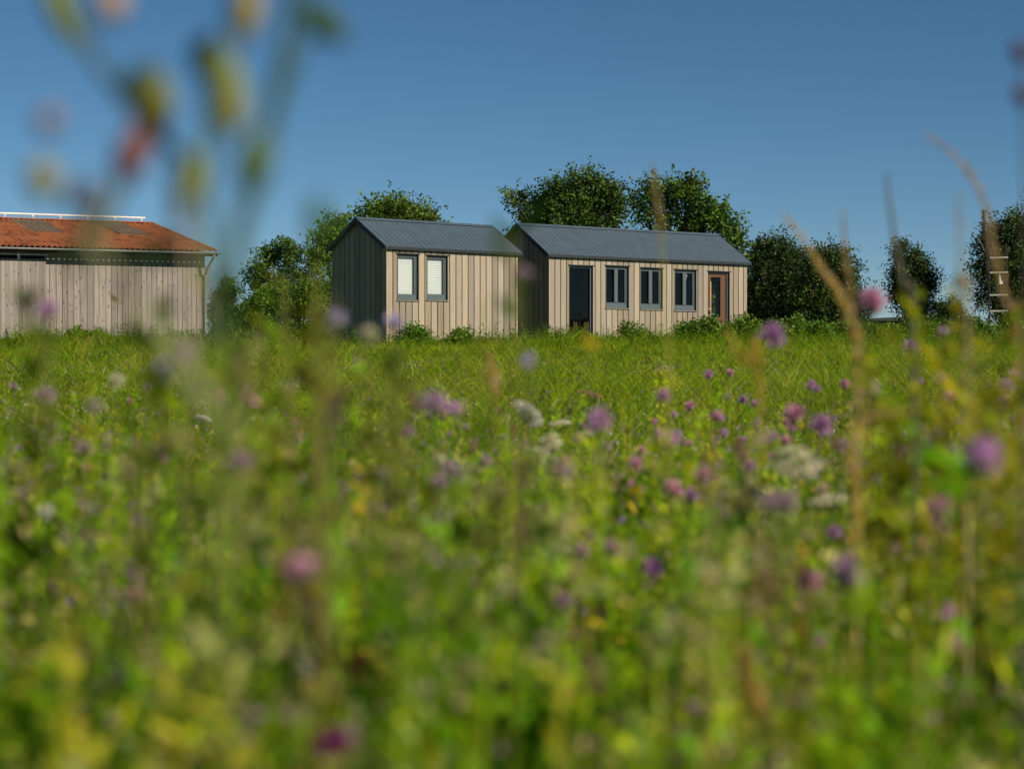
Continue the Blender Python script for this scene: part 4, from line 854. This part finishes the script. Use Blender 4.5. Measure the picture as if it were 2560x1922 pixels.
def plant(name, label, cat, group, heads, kind, x, y, z, stem_col=(0.10, 0.14, 0.03), scale=1.0, leaves=6, lean=0.12, branch=0):
    g0 = float(gz(x, y)); bxx = x + random.uniform(-lean, lean) * (z - g0); byy = y + random.uniform(-lean, lean) * (z - g0) * 0.5
    root = empty(name, (bxx, byy, g0)); tag(root, label, cat, group)
    top = Vector((x - bxx, y - byy, z - g0)); mid = Vector((top.x * 0.2, top.y * 0.2, top.z * 0.55))
    b = MB(); b.k = stem_col; b.tube([(0, 0, 0), mid, top * 0.82 + Vector((0, 0, 0.0)), top - Vector((0, 0, 0.008))], [0.0018, 0.0016, 0.0012, 0.001], 5, False); b.build('stem', M_STEM, root)
    if leaves:
        lv_ = Leaves(); t = rng.uniform(0.1, 0.8, leaves); P = np.array(mid)[None] * (t / 0.55)[:, None]; a = rng.uniform(0, 2 * np.pi, leaves)
        d = unit(np.stack([np.cos(a), np.sin(a), 0.9 + 0 * a], -1)); lv_.ribbons(P, d, np.tile([0, 0, -0.5], (leaves, 1)), 0.09 * rng.uniform(0.6, 1.2, leaves), 0.011, unit(np.cross(d, np.array([0, 0, 1.0]))), pal(leaves, G_NEAR[:3]), 3, [0.4, 1, 0.8, 0.1]); lv_.build('leaves', M_LEAF, root)
    for nm, me in head_mesh(kind):
        o = bpy.data.objects.new(nm, me); C.objects.link(o); o.parent = root; o.location = top; o.scale = (scale,) * 3
        o.rotation_euler = (random.uniform(-0.4, 0.4) + (0.85 if kind[:3] == 'ray' else 0.45 if kind[:3] == 'umb' else 0.15), random.uniform(-0.3, 0.3), random.uniform(0, 6))
    return root
for (x_, y_, s_, kd, lab), (fx, fy, d, fs, sc_) in zip(FL, FD):
    b_ = kd.split(':')[0]; P_ = at(fx, fy, d); g0 = float(gz(P_.x, d))
    while P_.z - g0 < 0.14 and d > 1.3: d *= 0.9; sc_ *= 0.9; P_ = at(fx, fy, d); g0 = float(gz(P_.x, d))
    plant(NAMES[b_][0], lab, NAMES[b_][1], None, 1, kd, P_.x, P_.y, P_.z, scale=sc_ * {'umbel': 1.1, 'ray': 1.0}.get(b_, 1.1 if 'mauve' in kd else 1.3))
# further flowers of the same kinds that nothing tells apart
GRP = [('puff:purple', 'violet flower head on a thin stem among the blurred meadow grass', 'scattered violet flowers', 90, 'flower'),
       ('puff:pink', 'rosy clover head on a thin stem in the meadow', 'scattered rosy clover heads', 60, 'clover'),
       ('puff:mauve', 'faded mauve seed head on a thin stem in the meadow', 'scattered faded mauve heads', 46, 'dried_flower'),
       ('puff:cream', 'pale cream seed ball on a thin stem in the meadow', 'scattered cream seed balls', 30, 'dried_flower'),
       ('ray:yellow', 'little yellow flower scattered in the meadow', 'scattered yellow flowers', 26, 'yellow_flower'),
       ('cone:tan', 'tan spike head on a thin stalk in the meadow', 'scattered tan spikes', 46, 'seed_spike')]
for kd, lab, grp, n, nm in GRP:
    for i in range(n):
        d = random.uniform(1.5, 8.5); px = 20 + 2520 * random.random() ** (0.7 if 'violet' in lab or 'rosy' in lab else 1); side = abs(px - 1250) / 1280
        top = EYE + (HOR - random.uniform(905 + (1 - side) * 120, 1750)) / F * d
        x = (px - 1280) / F * d; g0 = float(gz(x, d)); top = max(top, g0 + random.uniform(0.5, 0.66) - 0.03 * max(0, d - 4))
        top = min(top, EYE - 0.004 * d - (1 - side) * 0.02 * d)
        hp_ = HOR - (top - EYE) / d * F
        if ((np.hypot(FA[:, 0] - px, FA[:, 1] - hp_) < FA[:, 3] * 0.6 + 30 / d) & (FA[:, 2] > d)).any(): continue
        plant(nm, lab, 'flower', grp, 1, kd, x, d, top, scale=random.uniform(0.7, 1.1), leaves=4)

# ------------------------------------------------------------------ tall blurred stalks
def stalk(label, pts, d, rad, head, col, hcol, name='grass_stalk', leaves=0, hw=0.007):
    """pts: photo points (2212-wide view) from the bottom up; head: fraction of the length that carries the seed head"""
    P = [at(p[0] * K, p[1] * K, d) for p in pts]; g0 = float(gz(0, d))
    base = Vector((P[0].x + (P[0].x - P[1].x) * 0.3, d, g0)); root = empty(name, base); tag(root, label, 'grass stalk' if name == 'grass_stalk' else 'plant')
    path = [Vector((0, 0, 0))] + [p - base for p in P]
    fine = []                                               # catmull-rom
    for i in range(len(path) - 1):
        p0, p1, p2, p3 = path[max(i - 1, 0)], path[i], path[i + 1], path[min(i + 2, len(path) - 1)]
        for k in range(6):
            t = k / 6; fine.append(0.5 * ((2 * p1) + (p2 - p0) * t + (2 * p0 - 5 * p1 + 4 * p2 - p3) * t * t + (3 * p1 - p0 - 3 * p2 + p3) * t ** 3))
    fine.append(path[-1]); m = len(fine)
    b = MB(); b.k = col; b.tube(fine, [rad * (1 - 0.6 * i / m) for i in range(m)], 6, False); b.build('stem', M_STEM, root)
    if head:
        A = np.array(fine); n = 420; seg = np.linalg.norm(np.diff(A, axis=0), axis=1); cum = np.r_[0, np.cumsum(seg)]; tt = cum[-1] - rng.uniform(0, head, n) * cum[-1]
        Q = np.stack([np.interp(tt, cum, A[:, k]) for k in range(3)], -1); Q2 = np.stack([np.interp(np.minimum(tt + 0.01, cum[-1]), cum, A[:, k]) for k in range(3)], -1)
        dd = unit(Q2 - Q + 1e-5); f = 1 - (cum[-1] - tt) / (head * cum[-1]); wid = np.sin(np.pi * np.clip(0.1 + 0.85 * f, 0, 1))
        dr = unit(dd + rand_dirs(n) * 0.7); lv_ = Leaves(); lv_.kites(Q + rand_dirs(n) * hw * 0.3 * wid[:, None], dr, perp(dr), hw * 1.3 * (0.5 + wid), hw * 0.5, pal(n, [hcol], None, 0.12)); lv_.build('seed_head', M_LEAF, root)
    return root, fine
TAN = (0.60, 0.47, 0.20); TAN2 = (0.46, 0.38, 0.22); OL = (0.34, 0.33, 0.06)
stalk('thick golden stalk leaning left before the birches', [(1850, 830), (1845, 735), (1815, 640), (1755, 550), (1695, 465)], 2.7, 0.0019, 0.34, TAN2, TAN, hw=0.007)
stalk('upright tan stalk crossing the leaning golden one', [(1856, 820), (1846, 720), (1835, 620), (1825, 545), (1820, 455)], 2.7, 0.0014, 0.30, TAN2, (0.40, 0.30, 0.16), hw=0.005)
stalk('straight grey brown stalk against the sky above the standalone birch', [(1975, 760), (1952, 620), (1935, 540), (1922, 450), (1914, 378)], 2.6, 0.0036, 0.5, (0.14, 0.14, 0.09), (0.17, 0.15, 0.10), hw=0.005)
stalk('long tan stalk arching left at the right edge', [(2200, 800), (2175, 660), (2150, 560), (2122, 430), (2070, 345), (2003, 295)], 2.5, 0.0018, 0.55, TAN2, (0.48, 0.33, 0.17), hw=0.007)
stalk('faint thin upright tan stalk left of the arching one', [(2090, 760), (2078, 620), (2072, 520), (2070, 415)], 2.2, 0.0018, 0.3, TAN2, TAN2, hw=0.004)
stalk('thin stalk with two tan tufts rising before the longer cabin roof', [(1446, 900), (1440, 700), (1431, 560), (1424, 470), (1408, 352)], 2.5, 0.0016, 0.10, OL, TAN2, hw=0.0035)
stalk('short golden stalk leaning left beside the big lilac flower', [(1640, 850), (1615, 790), (1585, 745), (1570, 715)], 2.4, 0.0014, 0.2, OL, (0.55, 0.45, 0.10), hw=0.006)
stalk('slim pale stalk in the middle of the meadow', [(1072, 900), (1064, 820), (1058, 765)], 3.0, 0.0012, 0.12, OL, TAN, hw=0.007)
stalk('bent straw stalk curving over low at right', [(1850, 1180), (1848, 1050), (1842, 960), (1870, 900), (1960, 885)], 2.0, 0.002, 0.3, OL, TAN, hw=0.007)
stalk('broad straw stalk leaning in the bottom right', [(1720, 1640), (1660, 1560), (1625, 1480), (1600, 1400)], 1.6, 0.002, 0.12, TAN2, TAN, hw=0.008)
# yellow-green leafy weeds at the right
def leafy(label, px, py_top, d, wpx, n, cols, nst=5):
    p = at(px * K, py_top * K, d); g0 = float(gz(p.x, d)); root = empty('leafy_weed', (p.x, d, g0)); tag(root, label, 'plant'); H = p.z - g0; wd = wpx * K / F * d
    b = MB(); b.k = (0.20, 0.20, 0.04); lv_ = Leaves()
    for i in range(nst):
        tx = random.uniform(-0.5, 0.5) * wd; ty = random.uniform(-0.05, 0.05); h = H * random.uniform(0.82, 1.0) if i else H
        b.tube([(tx * 0.2, ty * 0.2, 0), (tx * 0.5, ty * 0.5, h * 0.5), (tx, ty, h)], [0.002, 0.0017, 0.0008], 5, False)
        m = n // nst; t = rng.uniform(0.4, 1.0, m); P = np.stack([tx * t ** 1.3, ty * t, h * t], -1); a = rng.uniform(0, 2 * np.pi, m)
        dd = unit(np.stack([np.cos(a), np.sin(a), 0.8 + 0 * a], -1)); lv_.kites(P, dd, unit(np.cross(dd, np.array([0, 0, 1.0]))), 0.042 * rng.uniform(0.5, 1.2, m), 0.013, pal(m, cols))
    b.build('stem', M_STEM, root); lv_.build('leaves', M_LEAF, root); return root
YG = [(0.34, 0.36, 0.012), (0.46, 0.43, 0.02), (0.22, 0.28, 0.012)]
leafy('yellow green leafy weed before the standalone birch', 1985, 640, 2.3, 130, 200, YG)
leafy('brighter yellow green leafy weed before the ladder stand', 2112, 600, 2.3, 130, 220, YG)
leafy('spreading olive weed filling the right edge of the meadow', 2170, 760, 2.1, 160, 180, YG + [(0.1, 0.13, 0.02)])
leafy('tall sunlit yellow green weed in the right corner of the view', 2195, 660, 2.4, 120, 170, YG, 5)
leafy('pale golden green weed between the birches and the ladder stand', 2045, 730, 2.5, 130, 150, YG + [(0.5, 0.42, 0.1)], 5)
leafy('yellowish weed under the bright pink purple flower', 1925, 780, 2.7, 140, 150, YG, 5)
leafy('low yellow green weed right of the big lilac flower', 1870, 790, 2.6, 150, 170, YG)
leafy('bright green tall weed in front of the bush beside the barn', 560, 615, 2.2, 190, 230, [(0.24, 0.40, 0.012), (0.17, 0.32, 0.012)], 7)
leafy('dark green leafy streak before the gable end of the longer cabin', 1120, 500, 1.5, 50, 26, [(0.04, 0.10, 0.015), (0.06, 0.12, 0.015)], 1)
leafy('dense green weed below the smaller cabin corner', 640, 690, 2.2, 190, 230, [(0.22, 0.36, 0.012), (0.30, 0.36, 0.02)], 7)
leafy('olive weed in front of the bush left of the smaller cabin', 650, 560, 1.9, 90, 160, [(0.17, 0.19, 0.02), (0.12, 0.15, 0.02)])
leafy('dim mauve green weed before the dark gable of the smaller cabin', 705, 600, 1.5, 60, 70, [(0.15, 0.13, 0.05), (0.16, 0.12, 0.09)])
leafy('thin green weed before the left end of the barn', 75, 640, 1.6, 80, 120, [(0.14, 0.20, 0.02), (0.10, 0.14, 0.02)], 3)
leafy('faint green weed across the middle of the smaller cabin front', 1010, 640, 1.6, 90, 60, [(0.16, 0.20, 0.02), (0.12, 0.16, 0.02)], 2)
leafy('soft green weed rising before the middle of the barn wall', 300, 620, 1.5, 90, 90, [(0.16, 0.24, 0.02), (0.12, 0.18, 0.02)], 3)
leafy('yellowish weed rising before the barn corner', 440, 560, 1.6, 90, 130, [(0.22, 0.26, 0.03), (0.16, 0.22, 0.02)], 4)
leafy('thick green weed before the grass left of the smaller cabin', 490, 720, 2.0, 210, 260, [(0.24, 0.40, 0.014), (0.34, 0.44, 0.02)], 7)
leafy('olive weed with pale leaves under the smaller cabin windows', 860, 755, 2.0, 150, 260, [(0.26, 0.30, 0.06), (0.18, 0.24, 0.03)], 7)
# ------------------------------------------------------------------ the big very blurred plant at upper left
def pod(b, P, r, l, tilt, col):
    b.k = tuple(min(0.8, c * 1.0) for c in col); r *= 0.85; l *= 0.85; d = Vector((math.sin(tilt), 0, math.cos(tilt))); n = 7
    b.tube([P + d * l * (i / n - 0.5) for i in range(n + 1)], [max(0.0003, r * math.sin(math.pi * (0.06 + 0.9 * i / n))) for i in range(n + 1)], 8)
DB = 0.82; base = Vector((at(470 * K, 0, DB).x, DB, float(gz(0, DB)))); big = empty('tall_wild_plant', base)
tag(big, 'tall heavily blurred budding plant at upper left, in front of the barn and sky', 'plant')
def lpp(x, y, dy=0.0): q = at(x * K, y * K, DB + dy); return q - base
b = MB()
for col, pts, r in [((0.12, 0.20, 0.03), [(470, 1640), (465, 1000), (472, 760)], 0.0014), ((0.05, 0.10, 0.03), [(472, 760), (475, 740), (520, 500), (585, 280), (625, 80), (650, -60)], 0.0042),
                    ((0.06, 0.11, 0.03), [(475, 740), (455, 560), (450, 400), (452, 250), (448, 120)], 0.0032),
                    ((0.34, 0.36, 0.18), [(470, 900), (330, 690), (195, 520), (240, 420), (290, 350)], 0.0021),
                    ((0.05, 0.09, 0.04), [(452, 400), (300, 250), (220, 150), (165, 40), (140, -40)], 0.0028),
                    ((0.40, 0.36, 0.24), [(468, 760), (420, 620), (405, 470), (400, 380)], 0.0014),
                    ((0.08, 0.13, 0.04), [(475, 720), (530, 520), (550, 380)], 0.0014), ((0.10, 0.13, 0.04), [(452, 300), (490, 180), (530, 30), (535, -30)], 0.0012),
                    ((0.05, 0.10, 0.05), [(600, 240), (660, 90), (720, 30)], 0.0014), ((0.06, 0.11, 0.03), [(470, 1000), (600, 640), (690, 480)], 0.0011)]:
    b.k = col; b.tube([lpp(*p) for p in pts], [r * (1 - 0.45 * i / len(pts)) for i in range(len(pts))], 6)
b.build('stems', M_STEM, big)
for (x, y, r, l, tl, col) in [(445, 120, 0.0085, 0.024, 0.3, (0.03, 0.06, 0.015)), (333, 235, 0.0105, 0.040, 0.15, (0.16, 0.17, 0.015)), (285, 335, 0.0085, 0.032, 0.35, (0.20, 0.07, 0.04)),
        (275, 365, 0.007, 0.022, 0.35, (0.24, 0.22, 0.02)), (95, 388, 0.0085, 0.020, 0.1, (0.28, 0.24, 0.07)), (108, 262, 0.0065, 0.015, 0.5, (0.24, 0.17, 0.17)), (180, 425, 0.008, 0.020, 0.9, (0.11, 0.09, 0.10)),
        (552, 355, 0.0090, 0.034, 0.2, (0.08, 0.13, 0.015)), (405, 390, 0.0085, 0.032, 0.2, (0.26, 0.30, 0.10)), (492, 190, 0.010, 0.042, -0.25, (0.18, 0.22, 0.06)), (500, 245, 0.008, 0.026, 0.1, (0.22, 0.22, 0.06)),
        (530, 25, 0.009, 0.034, 0.2, (0.34, 0.27, 0.08)), (242, 8, 0.0085, 0.022, 0.4, (0.45, 0.32, 0.24)), (138, 25, 0.008, 0.040, -0.4, (0.26, 0.30, 0.03)), (700, 50, 0.009, 0.030, -0.9, (0.05, 0.11, 0.05)),
        (690, 470, 0.0065, 0.020, 0.0, (0.05, 0.12, 0.03)), (300, 175, 0.007, 0.024, 0.9, (0.04, 0.08, 0.06)), (345, 540, 0.006, 0.030, 1.4, (0.08, 0.13, 0.05)), (200, 500, 0.006, 0.05, 0.6, (0.42, 0.40, 0.20)), (395, 450, 0.006, 0.02, 0.3, (0.26, 0.16, 0.16))]:
    b = MB(); pod(b, lpp(x, y, random.uniform(-0.04, 0.04)), r, l, tl, col); b.build('bud', M_STEM, big, True)
b = MB()
bud2 = empty('budding_stem', at(2205 * K, 0, 1.3) * 1.0); bud2.location.z = float(gz(0, 1.3)); tag(bud2, 'thin dark budding stem cut by the right edge', 'plant')
o_ = Vector(bud2.location); q = lambda x, y: at(x * K, y * K, 1.3) - o_
b.k = (0.10, 0.08, 0.06); b.tube([(0, 0, 0), q(2225, 900), q(2222, 500), q(2212, 220), q(2203, 100)], [0.002, 0.0018, 0.0014, 0.001, 0.0008], 6); b.build('stem', M_STEM, bud2)
for x, y in ((2202, 115), (2207, 208)):
    b = MB(); pod(b, q(x, y), 0.007, 0.02, -0.4, (0.10, 0.05, 0.06)); b.build('bud', M_STEM, bud2, True)
